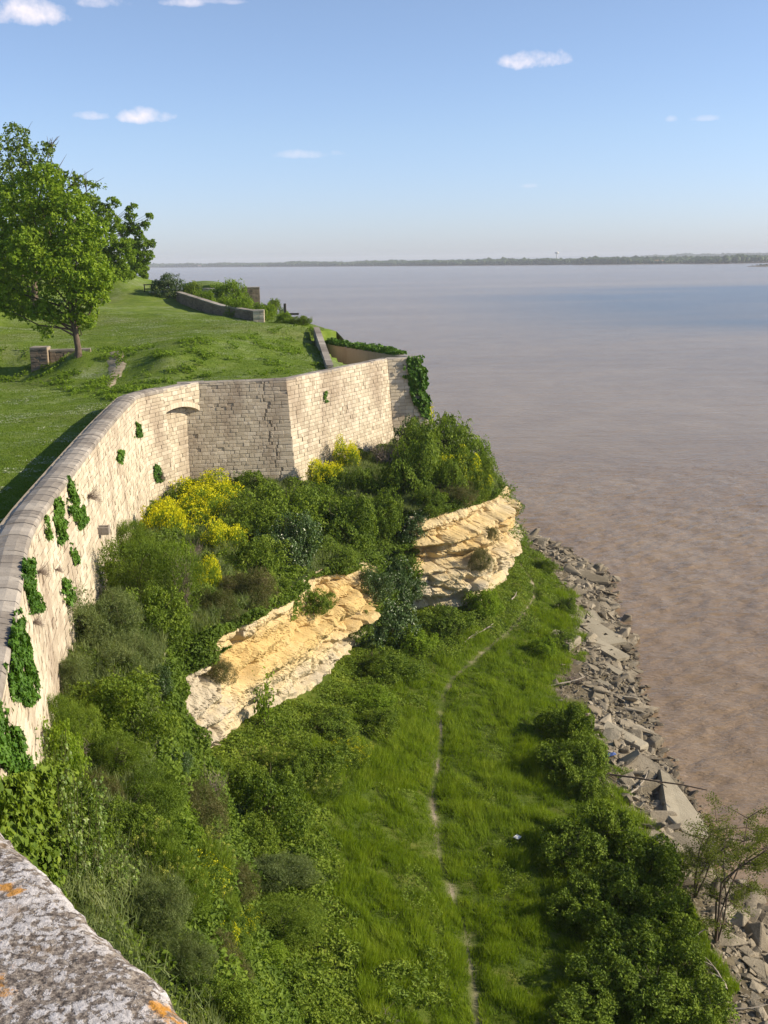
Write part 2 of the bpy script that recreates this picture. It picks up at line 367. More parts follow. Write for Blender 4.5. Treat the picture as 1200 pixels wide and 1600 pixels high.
def lichen_mat():
    m, t, b, o = material('lichened parapet stone')
    nb = noise(t, 7, 4, 0.6); nf = noise(t, 130, 4, 0.75); nm = noise(t, 60, 5, 0.75); no = noise(t, 10, 3, 0.6, pos(t, (1, 1, 1), (0.3, 0.9, 0.2)))
    vo = N(t, 'ShaderNodeTexVoronoi'); vo.inputs['Scale'].default_value = 88; g_ = N(t, 'ShaderNodeNewGeometry'); va = N(t, 'ShaderNodeVectorMath', operation='ADD')
    nn_ = N(t, 'ShaderNodeTexNoise'); nn_.inputs['Scale'].default_value = 80; t.links.new(g_.outputs['Position'], nn_.inputs['Vector']); ms_ = N(t, 'ShaderNodeVectorMath', operation='SCALE'); t.links.new(nn_.outputs['Color'], ms_.inputs[0]); ms_.inputs['Scale'].default_value = 0.012
    t.links.new(g_.outputs['Position'], va.inputs[0]); t.links.new(ms_.outputs[0], va.inputs[1]); t.links.new(va.outputs[0], vo.inputs['Vector'])
    c = ramp(t, nf, [(0.36, (0.050, 0.042, 0.038)), (0.48, (0.16, 0.13, 0.11)), (0.62, (0.36, 0.31, 0.26))])
    spots = mathn(t, 'SUBTRACT', 1.0, mathn(t, 'MULTIPLY', vo.outputs['Distance'], 1.0))
    w = mathn(t, 'ADD', mathn(t, 'MULTIPLY', spots, 0.24), mathn(t, 'ADD', mathn(t, 'MULTIPLY', nm, 0.95), mathn(t, 'MULTIPLY', nb, 0.42)))
    wl = ramp(t, w, [(0.770, (0, 0, 0)), (0.815, (1, 1, 1))])
    c = mix(t, mathn(t, 'MULTIPLY', wl, 0.92), c, ramp(t, nf, [(0.32, (0.30, 0.275, 0.265)), (0.62, (0.60, 0.575, 0.58))]))
    br = ramp(t, noise(t, 20, 3, 0.6, pos(t, (1, 1, 1), (1.3, 0.2, 0.2))), [(0.60, (0, 0, 0)), (0.68, (1, 1, 1))]); c = mix(t, mathn(t, 'MULTIPLY', br, 0.5), c, (0.18, 0.11, 0.045))
    og = mathn(t, 'ADD', mathn(t, 'MULTIPLY', no, 0.72), mathn(t, 'MULTIPLY', nm, 0.28))
    ol = ramp(t, og, [(0.59, (0, 0, 0)), (0.625, (1, 1, 1))])
    c = mix(t, mathn(t, 'MULTIPLY', ol, 0.9), c, (0.48, 0.22, 0.025))
    t.links.new(c, b.inputs['Base Color']); b.inputs['Roughness'].default_value = 0.95; b.inputs['Specular IOR Level'].default_value = 0.2
    bump(t, b, mathn(t, 'ADD', nf, mathn(t, 'ADD', nm, mathn(t, 'ADD', nb, mathn(t, 'MULTIPLY', wl, .4)))), 0.8, 0.003); return m
M['lichen'] = lichen_mat()

def water_mat():
    m, t, b, o = material('muddy river water')
    n1 = noise(t, 0.006, 5, 0.6, pos(t, (0.35, 1.2, 1))); n2 = noise(t, 0.10, 5, 0.65, pos(t, (1, 0.7, 1)))
    c = ramp(t, mathn(t, 'ADD', mathn(t, 'MULTIPLY', n1, 0.6), mathn(t, 'MULTIPLY', n2, 0.4)), [(0.38, (0.215, 0.148, 0.090)), (0.5, (0.262, 0.186, 0.115)), (0.62, (0.31, 0.228, 0.147))])
    # sky reflection of a wind-ruffled tongue to the right, painted into the base colour
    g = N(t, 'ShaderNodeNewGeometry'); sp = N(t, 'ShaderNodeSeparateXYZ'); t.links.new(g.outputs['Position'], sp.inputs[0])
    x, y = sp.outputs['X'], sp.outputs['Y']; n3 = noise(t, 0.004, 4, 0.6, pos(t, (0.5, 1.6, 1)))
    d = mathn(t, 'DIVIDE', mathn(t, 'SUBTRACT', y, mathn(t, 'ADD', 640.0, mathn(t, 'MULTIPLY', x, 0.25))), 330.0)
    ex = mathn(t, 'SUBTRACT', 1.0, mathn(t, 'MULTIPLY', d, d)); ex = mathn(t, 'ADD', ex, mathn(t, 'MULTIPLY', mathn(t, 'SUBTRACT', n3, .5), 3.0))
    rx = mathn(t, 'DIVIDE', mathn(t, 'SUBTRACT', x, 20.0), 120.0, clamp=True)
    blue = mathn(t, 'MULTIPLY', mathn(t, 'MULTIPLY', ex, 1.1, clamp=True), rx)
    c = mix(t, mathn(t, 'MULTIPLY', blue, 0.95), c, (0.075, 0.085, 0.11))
    t.links.new(c, b.inputs['Base Color']); b.inputs['Roughness'].default_value = 0.2; b.inputs['IOR'].default_value = 1.33; b.inputs['Specular IOR Level'].default_value = 0.34
    w1 = noise(t, 2.6, 5, 0.6, pos(t, (0.55, 1.5, 1), (0, 0, -0.5)), 0.4); w2 = noise(t, 0.6, 4, 0.6, pos(t, (0.5, 1.4, 1), (0, 0, -0.35)), 0.4)
    w3 = noise(t, 0.05, 4, 0.6, pos(t, (0.5, 1.6, 1)))
    h = mathn(t, 'ADD', mathn(t, 'MULTIPLY', w1, 0.55), mathn(t, 'ADD', mathn(t, 'MULTIPLY', w2, 1.1), mathn(t, 'MULTIPLY', w3, 3.0)))
    bump(t, b, h, 0.75, 0.32); return m
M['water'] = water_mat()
def flat(name, c, rough=0.8):
    m, t, b, o = material(name); n1 = noise(t, 8, 4, 0.6)
    t.links.new(ramp(t, n1, [(0.3, tuple(k * 0.75 for k in c)), (0.7, c)]), b.inputs['Base Color']); b.inputs['Roughness'].default_value = rough; return m
M['white'] = flat('white paint', (0.75, 0.74, 0.7)); M['dark_wood'] = flat('dark timber', (0.07, 0.06, 0.05)); M['blue_plastic'] = flat('blue plastic', (0.10, 0.16, 0.42), 0.4)
M['far_trees'] = leaf_material('far bank trees', [(0.03, 0.055, 0.018), (0.045, 0.075, 0.022), (0.06, 0.095, 0.028), (0.08, 0.11, 0.04)], trans=0.2)
M['far_land'] = flat('far bank mud', (0.16, 0.13, 0.09)); M['roof'] = flat('far tiled roof', (0.35, 0.17, 0.10))

#=SETTING=
# ------------------------------------------------------------------ terrain control data
WALL_TOP = 19.0
# rampart line (outer edge of the top), near to far
LEFT = [(-4.9, 10.0), (-6.3, 15.5), (-7.96, 22.18), (-9.39, 27.7), (-10.7, 32.7), (-11.4, 36.5), (-12.25, 43), (-13.25, 51), (-14.3, 60), (-15.1, 68.0), (-15.17, 70.0), (-14.2, 72.8), (-12.53, 76.9)]
C1, C2, C3, C4 = (-12.53, 76.9), (-6.62, 78.0), (0.48, 93.0), (3.14, 93.7)
C5, C6 = (-5.6, 113.5), (-18.0, 150.0)
# stations: wall base, cliff crest, cliff foot
ST = [((2.5, -6, 12.5), (6, -4, 10), (11, 0, 4)),
      ((-1.5, 5, 14.2), (2.5, 9, 10.9), (4.5, 17, 4.5)),
      ((-6.0, 13, 15.0), (-2.5, 18, 11.8), (-1.5, 25, 5)),
      ((-9.2, 26, 14.3), (-6.3, 28, 12.3), (-3.9, 31, 5.2)),
      ((-11.0, 36, 13), (-7.8, 37, 12.6), (-5.6, 38, 5.6)),
      ((-11.8, 42, 13), at(262, 1012, 12.5), at(292, 1218, 6.8)),
      ((-12.4, 48, 12.8), at(312, 992, 12.3), at(332, 1170, 6.4)),
      ((-13.3, 54, 12.6), at(352, 976, 12.0), at(378, 1128, 6.2)),
      ((-14.0, 62, 12.2), at(402, 948, 11.7), at(425, 1105, 5.8)),
      ((-14.6, 69, 11.8), at(452, 918, 11.2), at(478, 1088, 5.2)),
      ((-13.0, 76.3, 11.5), at(500, 890, 10.7), at(512, 1062, 4.7)),
      ((-9, 77, 11.5), at(560, 884, 10.0), at(538, 1018, 4.3)),
      ((-6.5, 77.5, 11.5), (-1.6, 67.5, 10.0), (-1.3, 67, 4.2)),
      ((-4, 82, 11.6), (0.3, 71.5, 10.4), (1.2, 70.2, 4.2)),
      ((-1, 89, 11.8), at(655, 800, 10.8), at(652, 950, 4.0)),
      ((1, 92.5, 11.8), at(700, 788, 10.8), at(705, 947, 4.0)),
      ((3, 93, 11.5), at(742, 776, 10.5), at(745, 936, 4.0)),
      ((4, 94.5, 11.4), at(766, 770, 10.2), at(780, 905, 3.8)),
      ((3, 98, 11), (8.8, 86, 9.8), (9.7, 86, 3.6)),
      ((0, 105, 11), (7.6, 97, 10), (9.2, 98, 3.4)),
      ((-5, 114, 11), (2.5, 116, 10), (5, 117, 3)),
      ((-18, 150, 11), (-10, 152, 10), (-6, 154, 3)),
      ((-45, 235, 11), (-38, 240, 10), (-33, 243, 3))]
SHORE = [at(*p, 0)[:2] for p in [(770, 818), (790, 822), (860, 850), (950, 900), (965, 970), (990, 1045), (1000, 1090), (1030, 1180), (1090, 1290), (1125, 1370), (1200, 1435)]]
SHORE = [(-20, 240), (-3, 170), (6, 130)] + [tuple(s) for s in SHORE] + [(17.5, 33), (19, 22), (22, 5), (26, -15)]
PATH = [(4, 125), (8, 108)] + [tuple(at(*p, 3)[:2]) for p in [(778, 832), (800, 865), (832, 905), (835, 930), (810, 970), (760, 1010), (708, 1055), (690, 1090), (688, 1170), (675, 1240), (690, 1340), (725, 1440), (748, 1600)]] + [(3, 20), (4, 0)]
RUBIN = [(0, 150), (8, 118)] + [tuple(at(*p, 1.7)[:2]) for p in [(775, 826), (820, 860), (862, 905), (900, 960), (885, 1010), (860, 1080), (925, 1150), (955, 1250), (1050, 1350), (1080, 1480), (1130, 1600)]] + [(12, 20), (14, 0)]

# lower ground (river strip)
cp = []
for w, c, f in ST:
    cp.append((f[0], f[1], f[2])); d = np.array(f[:2]) - np.array(c[:2]) + 1e-6
    dn = np.array(f[:2]) - np.array(w[:2]); dn = dn / np.linalg.norm(dn); cp.append((f[0] - dn[0] * 3, f[1] - dn[1] * 3, f[2] + 0.5))
for p in PATH: cp.append((p[0], p[1], 2.9))
for p in RUBIN: cp.append((p[0], p[1], 1.8))
for p in SHORE: cp.append((p[0], p[1], 0.0)); cp.append((p[0] + 5, p[1] + 1.0, -1.8))
cp = np.array(cp); low_tps = TPS(cp[:, :2], cp[:, 2], 0.3)
def low_z(P):
    P = np.asarray(P, float)[:, :2]; z = low_tps(P)
    dsh, _ = poly_dist(P, SHORE); dp, _ = poly_dist(P, PATH)
    p3 = np.concatenate([P, np.zeros((len(P), 1))], 1)
    rough = np.clip(dp / 2.0, 0.15, 1)
    z = z + rough * (0.16 * fbm(p3 * 0.45, 3) + 0.07 * fbm(p3 * 1.7, 2))
    z -= 0.14 * np.exp(-(dp / 0.45) ** 2)
    return z
def gridmesh(name, x0, x1, y0, y1, step, zf, keep=None, tone=None):
    xs = np.arange(x0, x1 + step / 2, step); ys = np.arange(y0, y1 + step / 2, step); X, Y = np.meshgrid(xs, ys)
    P = np.stack([X.ravel(), Y.ravel()], 1); z = zf(P); V3 = np.concatenate([P, z[:, None]], 1)
    nx = len(xs); i = np.arange(len(P)).reshape(len(ys), nx)
    Fq = np.stack([i[:-1, :-1].ravel(), i[:-1, 1:].ravel(), i[1:, 1:].ravel(), i[1:, :-1].ravel()], 1)
    if keep is not None:
        k = keep(V3); Fq = Fq[k[Fq].all(1)]
        used = np.unique(Fq); re = np.full(len(P), -1); re[used] = np.arange(len(used)); V3 = V3[used]; Fq = re[Fq]
    return mesh(name, V3, Fq, smooth=True)

WB = np.array([s[0] for s in ST], float); CR = np.array([s[1] for s in ST], float); FT = np.array([s[2] for s in ST], float)
inner_poly = [tuple(p[:2] + (np.array(s[0][:2]) - p[:2]) * 0.25) for p, s in zip(FT, ST)]
me_low = gridmesh('river_bank', -22, 24, 4, 130, 0.4, low_z, keep=lambda v: v[:, 2] > -1.6)
# ground material: dirt on the path, gravel in the rubble zone, dark soil under plants -> three blended by real distance fields
def lowground_mat():
    m, t, b, o = material('river bank ground')
    a = N(t, 'ShaderNodeAttribute', attribute_name='pathness'); g = N(t, 'ShaderNodeAttribute', attribute_name='shoreness')
    n1 = noise(t, 0.8, 6, 0.65); n2 = noise(t, 12, 4, 0.7)
    f = mathn(t, 'ADD', mathn(t, 'MULTIPLY', n1, 0.7), mathn(t, 'MULTIPLY', n2, 0.3))
    c = ramp(t, f, [(0.35, (0.04, 0.065, 0.010)), (0.5, (0.08, 0.115, 0.014)), (0.65, (0.13, 0.14, 0.03))])
    dirt = ramp(t, f, [(0.38, (0.13, 0.105, 0.065)), (0.5, (0.25, 0.21, 0.145)), (0.62, (0.38, 0.33, 0.25))])
    grv = ramp(t, f, [(0.35, (0.055, 0.045, 0.028)), (0.5, (0.115, 0.095, 0.062)), (0.65, (0.20, 0.17, 0.115))])
    c = mix(t, g.outputs['Fac'], c, grv)
    pf = mathn(t, 'ADD', a.outputs['Fac'], mathn(t, 'MULTIPLY', mathn(t, 'SUBTRACT', n1, 0.5), 0.8), clamp=True)
    c = mix(t, mathn(t, 'MULTIPLY', pf, a.outputs['Fac'], clamp=True), c, dirt)
    t.links.new(c, b.inputs['Base Color']); b.inputs['Roughness'].default_value = 0.95; b.inputs['Specular IOR Level'].default_value = 0.1
    bump(t, b, n2, 0.8, 0.05); return m
M['lowground'] = lowground_mat()
lowground = link('river_bank', me_low, mat=M['lowground']); tag(lowground, kind='structure')
co = np.empty(len(me_low.vertices) * 3, np.float32); me_low.vertices.foreach_get('co', co); co = co.reshape(-1, 3)
dp, _ = poly_dist(co, PATH); dr, sr = poly_dist(co, RUBIN)
# side: RUBIN runs far -> near, the river lies on its left
pa = me_low.attributes.new('pathness', 'FLOAT', 'POINT'); pa.data.foreach_set('value', np.clip(1.1 - dp / 0.20, 0, 1).astype(np.float32))
sg = me_low.attributes.new('shoreness', 'FLOAT', 'POINT'); sg.data.foreach_set('value', np.clip(0.5 + sr * dr / 1.0, 0, 1).astype(np.float32))

# bank between the rampart foot and the cliff crest, then the cliff face itself
NB, NF = 34, 92
u_fine = 430
def dense(A):
    return catmull(A, u_fine)
# common parameterisation by station index so that the three lines stay in step
def by_index(A, n):
    A = np.asarray(A, float); t = np.linspace(0, len(A) - 1, n); out_ = []
    for q in t:
        i = min(int(q), len(A) - 2); u = q - i; p0 = A[max(i - 1, 0)]; p1 = A[i]; p2 = A[i + 1]; p3 = A[min(i + 2, len(A) - 1)]
        # finite-difference tangents, monotone enough for these stations
        out_.append(0.5 * (2 * p1 + (p2 - p0) * u + (2 * p0 - 5 * p1 + 4 * p2 - p3) * u * u + (3 * p1 - 3 * p2 + p3 - p0) * u ** 3))
    return np.array(out_), t
NU = 1150
Wl, tU = by_index(WB, NU); Cl, _ = by_index(CR, NU); Fl, _ = by_index(FT, NU)
out_n = Fl[:, :2] - Wl[:, :2]
tan = np.gradient(Cl[:, :2], axis=0); nrm = np.stack([tan[:, 1], -tan[:, 0]], 1); nrm /= np.linalg.norm(nrm, axis=1)[:, None]   # outward (towards the river)
for _ in range(400): nrm[1:-1] = (nrm[:-2] + nrm[1:-1] * 2 + nrm[2:]) / 4
nrm /= np.linalg.norm(nrm, axis=1)[:, None]
Wi = Wl.copy(); Wi[:, :2] -= nrm * 1.0
rows = []
for k in range(NB + 1):
    s = k / NB; P = Wi * (1 - s) + Cl * s
    P = P.copy(); P[:, 2] += 0.55 * math.sin(math.pi * s) + (0.22 * fbm(P * 0.5, 3) + 0.10 * fbm(P * 1.6, 3)) * min(1, 4 * s * (1 - s) + 0.3) * (1 if k < NB else 0.5)
    rows.append(P)
bank_rows = rows
def lofted(name, rows, tone=None):
    A = np.array(rows); m_, n_ = A.shape[:2]; i = np.arange(m_ * n_).reshape(m_, n_)
    Fq = np.stack([i[:-1, :-1].ravel(), i[1:, :-1].ravel(), i[1:, 1:].ravel(), i[:-1, 1:].ravel()], 1)
    return mesh(name, A.reshape(-1, 3), Fq, tone=tone, smooth=True), A
me_bank, A_bank = lofted('grassy_bank', bank_rows)
bank = link('terrace_slope', me_bank, mat=M['soil_green']); tag(bank, kind='structure')
rows = []; top = bank_rows[-1]
rock1 = (tU > 4.6) & (tU < 11.6)
for k in range(NF + 1):
    s = k / NF
    P = top * (1 - s) + Fl * s; P = P.copy()
    z = P[:, 2].copy()
    if s > 0.92: P[:, 2] -= (s - 0.92) * 14
    arc = np.cumsum(np.concatenate([[0], np.linalg.norm(np.diff(Cl[:, :2], axis=0), axis=1)]))
    Q = P.copy(); st = np.stack([arc * 0.05, np.zeros_like(arc), Q[:, 2] * 1.25 + .25 * noise3(Q * .25)], 1)
    led = np.clip(noise3(st * .8) * 2.6, -0.6, 0.6) * 0.62
    cellP = np.stack([arc * 0.42, Q[:, 2] * 1.05 + .3 * noise3(Q * .4), 0 * arc], 1)
    cid, edge = cells(cellP + 0.25 * np.stack([noise3(Q * 1.3), noise3(Q * 1.3 + 7), 0 * arc], 1)); blk = (cid - .5) * 0.5
    cid2, edge2 = cells(cellP * 2.6 + 30); blk2 = (cid2 - .5) * 0.20
    crk = -0.28 * np.clip(1 - edge / .09, 0, 1) - 0.10 * np.clip(1 - edge2 / .12, 0, 1)
    smooth = np.clip(1.0 - 1.6 * np.exp(-((tU - 8.6) / 1.9) ** 2 - ((s - .55) / .42) ** 2), .22, 1)
    hol = -0.55 * np.clip(noise3(Q * np.array([.8, .8, 1.3]) + 60) * 3 - .9, 0, 1)
    tip = 1 + .9 * np.clip((tU - 8.6) / 1.6, 0, 1) * np.clip((12.2 - tU) / 1.0, 0, 1) + .35 * (tU > 13.4)
    led = led * (.4 + .6 * smooth) * tip; blk = (blk + blk2 + crk) * smooth + (np.sqrt(np.clip(edge, 0, .45)) - .35) * 1.15 * np.clip(tip - 1, 0, .8) + .5 * noise3(Q * .33 + 8); cr = hol
    fine = 0.13 * fbm(Q * np.array([1.6, 1.6, 1.9]), 5, 0.6)
    w = math.sin(math.pi * min(1, s * 6) / 2)
    bulge = 0.8 * math.sin(math.pi * s) ** 0.7 * (0.2 + 0.8 * np.clip((tU - 8.8) / 3.0, 0, 1) ** 2)
    off = (led + blk + cr + fine) * w * (1.0 if s < 0.92 else 0.5) + bulge
    calm = np.clip(np.minimum(np.abs(tU - 4.6) * 1.0, 1) * (tU > 4.6) + 0.15, 0, 1); off = off * calm
    P[:, :2] += nrm * off[:, None]; rows.append(P)
CL = np.array(rows)
tn = 0.5 + 0.0 * CL[..., 0]
s_ = np.linspace(0, 1, NF + 1)[:, None]; tt = tU[None, :]
tn = 0.25 + 0.75 * np.exp(-((s_ - 0.38) / 0.28) ** 2) * np.clip((tt - 5.6) / 1.5, 0, 1)
tn = np.where(tt > 13.0, 0.30 + 0.42 * np.exp(-((s_ - 0.35) / 0.25) ** 2), tn)
tn = np.where(tt < 6.2, tn * 0.5, tn)
me_cliff, A_cliff = lofted('cliff', CL, tone=((tn[:-1, :-1] + tn[1:, 1:]) / 2).ravel())
me_cliff.polygons.foreach_set('use_smooth', np.zeros(len(me_cliff.polygons), bool))
cliff = link('cliff', me_cliff, mat=M['cliff']); tag(cliff, kind='structure')
me_cliff.materials.append(M['soil_green'])
tc_ = (tU[:-1] + tU[1:]) / 2; veg = (tc_ < 4.7) | ((tc_ > 11.6) & (tc_ < 13.4)) | (tc_ > 18.3)
me_cliff.polygons.foreach_set('material_index', np.tile(veg, NF).astype(np.int32))

# upper ground (rampart walk, green bank, plateau)
up = [at(*p) for p in [(0, 830, 17.7), (60, 760, 17.7), (120, 690, 17.8), (175, 645, 18.0), (0, 700, 17.8), (80, 660, 17.9), (120, 615, 18.0), (0, 640, 17.9), (0, 590, 18.0), (60, 592, 18.0),
       (150, 605, 18.1), (170, 612, 18.1), (230, 608, 18.3), (300, 592, 18.5), (400, 590, 18.6), (450, 588, 18.6), (510, 574, 18.6),
       (90, 585, 18.6), (60, 577, 18.6), (150, 580, 18.8), (210, 580, 18.9), (120, 551, 20.0), (60, 548, 19.8), (160, 556, 19.5), (210, 550, 20.0), (260, 560, 19.8), (330, 560, 19.6),
       (300, 530, 20.8), (400, 509, 21.0), (440, 504, 21.0), (470, 503, 20.9), (490, 515, 20.0), (505, 545, 19.2), (200, 520, 20.6), (100, 525, 20.4), (0, 540, 20.2),
       (350, 502, 21.2), (250, 490, 21.4), (150, 500, 21.0), (0, 510, 20.8), (280, 467, 21.4), (235, 454, 21.4), (210, 458, 21.6),
       (150, 470, 22.3), (180, 446, 23.5), (180, 432, 25.3), (205, 445, 23.3), (228, 447, 22.0)]]
up += [np.array(p) for p in [(-60, 150, 27.5), (-70, 110, 26.5), (-55, 95, 24.0), (-50, 120, 25.5), (-45, 60, 18.5), (-60, 40, 18.5), (-30, 20, 17.7), (-40, 5, 17.7), (-14, 12, 17.6), (-80, 200, 29), (-60, 260, 26), (-90, 150, 30),
                             (-40, 180, 21.5), (-25, 130, 21.3), (-12, 115, 20.8), (-42, 220, 21.4), (-20, 150, 21.0), (-110, 90, 28), (-100, 20, 19), (-36, 78, 18.6)]]
up = np.array(up); up_tps = TPS(up[:, :2], up[:, 2], 0.5)
OUT = LEFT + [C2, C3, (2.6, 94.2)] + [(-4.5, 113), (-9, 135), (-17.5, 158), (-33, 200), (-46, 245)]
OUT = [tuple(map(float, p)) for p in OUT]
def up_z(P):
    P = np.asarray(P, float)[:, :2]; z = up_tps(P); p3 = np.concatenate([P, np.zeros((len(P), 1))], 1)
    z = z + 0.10 * fbm(p3 * 0.25, 3) + 0.035 * fbm(p3 * 1.1, 3)
    d, s = poly_dist(P, OUT)                       # river side is on the right of the direction of travel
    o_ = np.where((s < 0) & (P[:, 1] > 112), d, 0)
    z -= np.minimum(o_ * 1.1, 22)
    # sunk walk behind the right-hand parapet
    w = inpoly(P, [(-3.0, 93), (0.4, 92), (3, 94), (-4.6, 112), (-7, 108)])
    z = np.where(w, np.minimum(z, 16.8), z)
    return z
def keep_up(v):
    d, s = poly_dist(v, OUT); return ~((s < 0) & (d < 25) & (v[:, 1] < 112)) & ~((v[:, 1] < 112) & (v[:, 0] > -5) & (s < 0)) & ((s > 0) & (d > 0.25) | (v[:, 1] > 111))
me_up = gridmesh('upper_ground', -110, 6, 4, 260, 0.6, up_z, keep=keep_up)
upper = link('upper_lawn', me_up, mat=M['lawn']); tag(upper, kind='structure')

# river: near part with modelled waves, then the wide sheet
def wave(P):
    p3 = np.concatenate([P, np.zeros((len(P), 1))], 1); fade = np.clip((170 - P[:, 1]) / 60, 0, 1)
    return fade * (0.11 * fbm(p3 * np.array([0.28, 0.2, 1]), 2) + 0.09 * fbm(p3 @ np.array([[.88, -.48, 0], [.48, .88, 0], [0, 0, 1]]) * np.array([0.45, 1.3, 1]), 3, 0.6) + 0.025 * noise3(p3 * 2.6))
me_w = gridmesh('river_near', 4, 70, 28, 170, 0.3, lambda P: wave(P))
for nm, (x0, x1, y0, y1) in {}.items(): pass
ring = np.array([[4, 28, 0], [70, 28, 0], [70, 170, 0], [4, 170, 0], [-30000, -3000, 0], [30000, -3000, 0], [30000, 38000, 0], [-30000, 38000, 0]], float)
rf = np.array([[0, 4, 5, 1], [1, 5, 6, 2], [2, 6, 7, 3], [3, 7, 4, 0]])[:, ::-1]
nwv = len(me_w.vertices); wc = np.empty(nwv * 3, np.float32); me_w.vertices.foreach_get('co', wc); wc = wc.reshape(-1, 3)
wf = np.array([p.vertices[:] for p in me_w.polygons])
me_river = mesh('river', np.concatenate([wc, ring]), np.concatenate([wf, rf + nwv]), smooth=True)
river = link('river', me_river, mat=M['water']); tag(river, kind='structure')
bpy.data.meshes.remove(me_w)

def bvh_of(objs):
    vs, fs, o = [], [], 0
    for ob in objs:
        me = ob.data; c = np.empty(len(me.vertices) * 3, np.float32); me.vertices.foreach_get('co', c); c = c.reshape(-1, 3)
        vs.append(c); fs += [tuple(v + o for v in p.vertices) for p in me.polygons]; o += len(c)
    vs = np.concatenate(vs); return BVHTree.FromPolygons([V(v) for v in vs.tolist()], fs)
GROUND = bvh_of([lowground, bank, cliff, upper])
LOWB = bvh_of([lowground, bank, cliff])
UPB = bvh_of([upper])
def hit(px, py, bv=None):
    d = V(ray(px, py)).normalized(); r_ = (bv or GROUND).ray_cast(V((0, 0, CAM_Z)) + d * 3.0, d)
    return r_[0]
def drop(x, y, z0=60, bv=None):
    r_ = (bv or GROUND).ray_cast(V((x, y, z0)), V((0, 0, -1))); return r_[0].z if r_[0] else 0.0

# ------------------------------------------------------------------ masonry
def unit_block(seed, ch=0.06):
    r = np.random.default_rng(seed); x, z, y0 = .5, .5, 0.0
    ring = np.array([[-.5, -.5], [.5, -.5], [.5, .5], [-.5, .5]])
    o_ = [[a + r.uniform(-.012, .012), -0.35, b + r.uniform(-.02, .02)] for a, b in ring]          # where the chamfer starts
    i_ = [[a * (1 - ch * 1.3) + r.uniform(-.02, .02), r.uniform(-.12, .12), b * (1 - ch * 2.6) + r.uniform(-.03, .03)] for a, b in ring]
    bk = [[a, -4.0, b] for a, b in ring]
    c = [[r.uniform(-.2, .2), r.uniform(0, .25), r.uniform(-.2, .2)]]
    v = np.array(i_ + o_ + bk + c); f = []
    for k in range(4):
        n = (k + 1) % 4; f.append([k, n, 12, 12]); f.append([4 + k, 4 + n, n, k]); f.append([8 + k, 8 + n, 4 + n, 4 + k])
    return v, f
BLOCKS = []
for s in range(8):
    v, f = unit_block(s); tri = np.array([q[:3] for q in f if q[2] == q[3]]); quad = np.array([q for q in f if q[2] != q[3]])
    me = mesh('stone_block', v, [tri, quad]); me.materials.append(M['stone']); BLOCKS.append((v, tri, quad, me))

class Face:
    """battered wall face: top line (list of x, y), miter normals, z range"""
    def __init__(s, line, mit0=None, mit1=None, zt=WALL_TOP, batter=0.10):
        L = np.array(line, float); t = np.diff(L, axis=0); t /= np.linalg.norm(t, axis=1)[:, None]; n = np.stack([t[:, 1], -t[:, 0]], 1)
        m = [n[0] if mit0 is None else mit0]
        for i in range(1, len(L) - 1):
            q = n[i - 1] + n[i]; q /= np.linalg.norm(q); m.append(q / max(0.5, q @ n[i]))
        m.append(n[-1] if mit1 is None else mit1)
        s.L, s.m, s.zt, s.b = L, np.array(m), zt, batter
        seg = np.linalg.norm(np.diff(L, axis=0), axis=1); s.cum = np.concatenate([[0], np.cumsum(seg)]); s.len = s.cum[-1]
    def at(s, u, z, off=0.0):
        u = np.atleast_1d(np.asarray(u, float)); z = np.broadcast_to(np.asarray(z, float), u.shape)
        x = np.interp(u, s.cum, s.L[:, 0]); y = np.interp(u, s.cum, s.L[:, 1])
        mx = np.interp(u, s.cum, s.m[:, 0]); my = np.interp(u, s.cum, s.m[:, 1]); d = s.b * (s.zt - z) + off
        return np.stack([x + mx * d, y + my * d, z], 1)
    def nrm(s, u):
        a = s.at(u - 0.05, s.zt)[0]; b = s.at(u + 0.05, s.zt)[0]; t = b - a; t /= np.linalg.norm(t); return np.array([t[1], -t[0], s.b])
def miter(a, b, c):
    a, b, c = map(lambda q: np.array(q[:2], float), (a, b, c)); t1 = (b - a) / np.linalg.norm(b - a); t2 = (c - b) / np.linalg.norm(c - b)
    n1 = np.array([t1[1], -t1[0]]); n2 = np.array([t2[1], -t2[0]]); q = n1 + n2; q /= np.linalg.norm(q); return q / max(0.35, q @ n1)

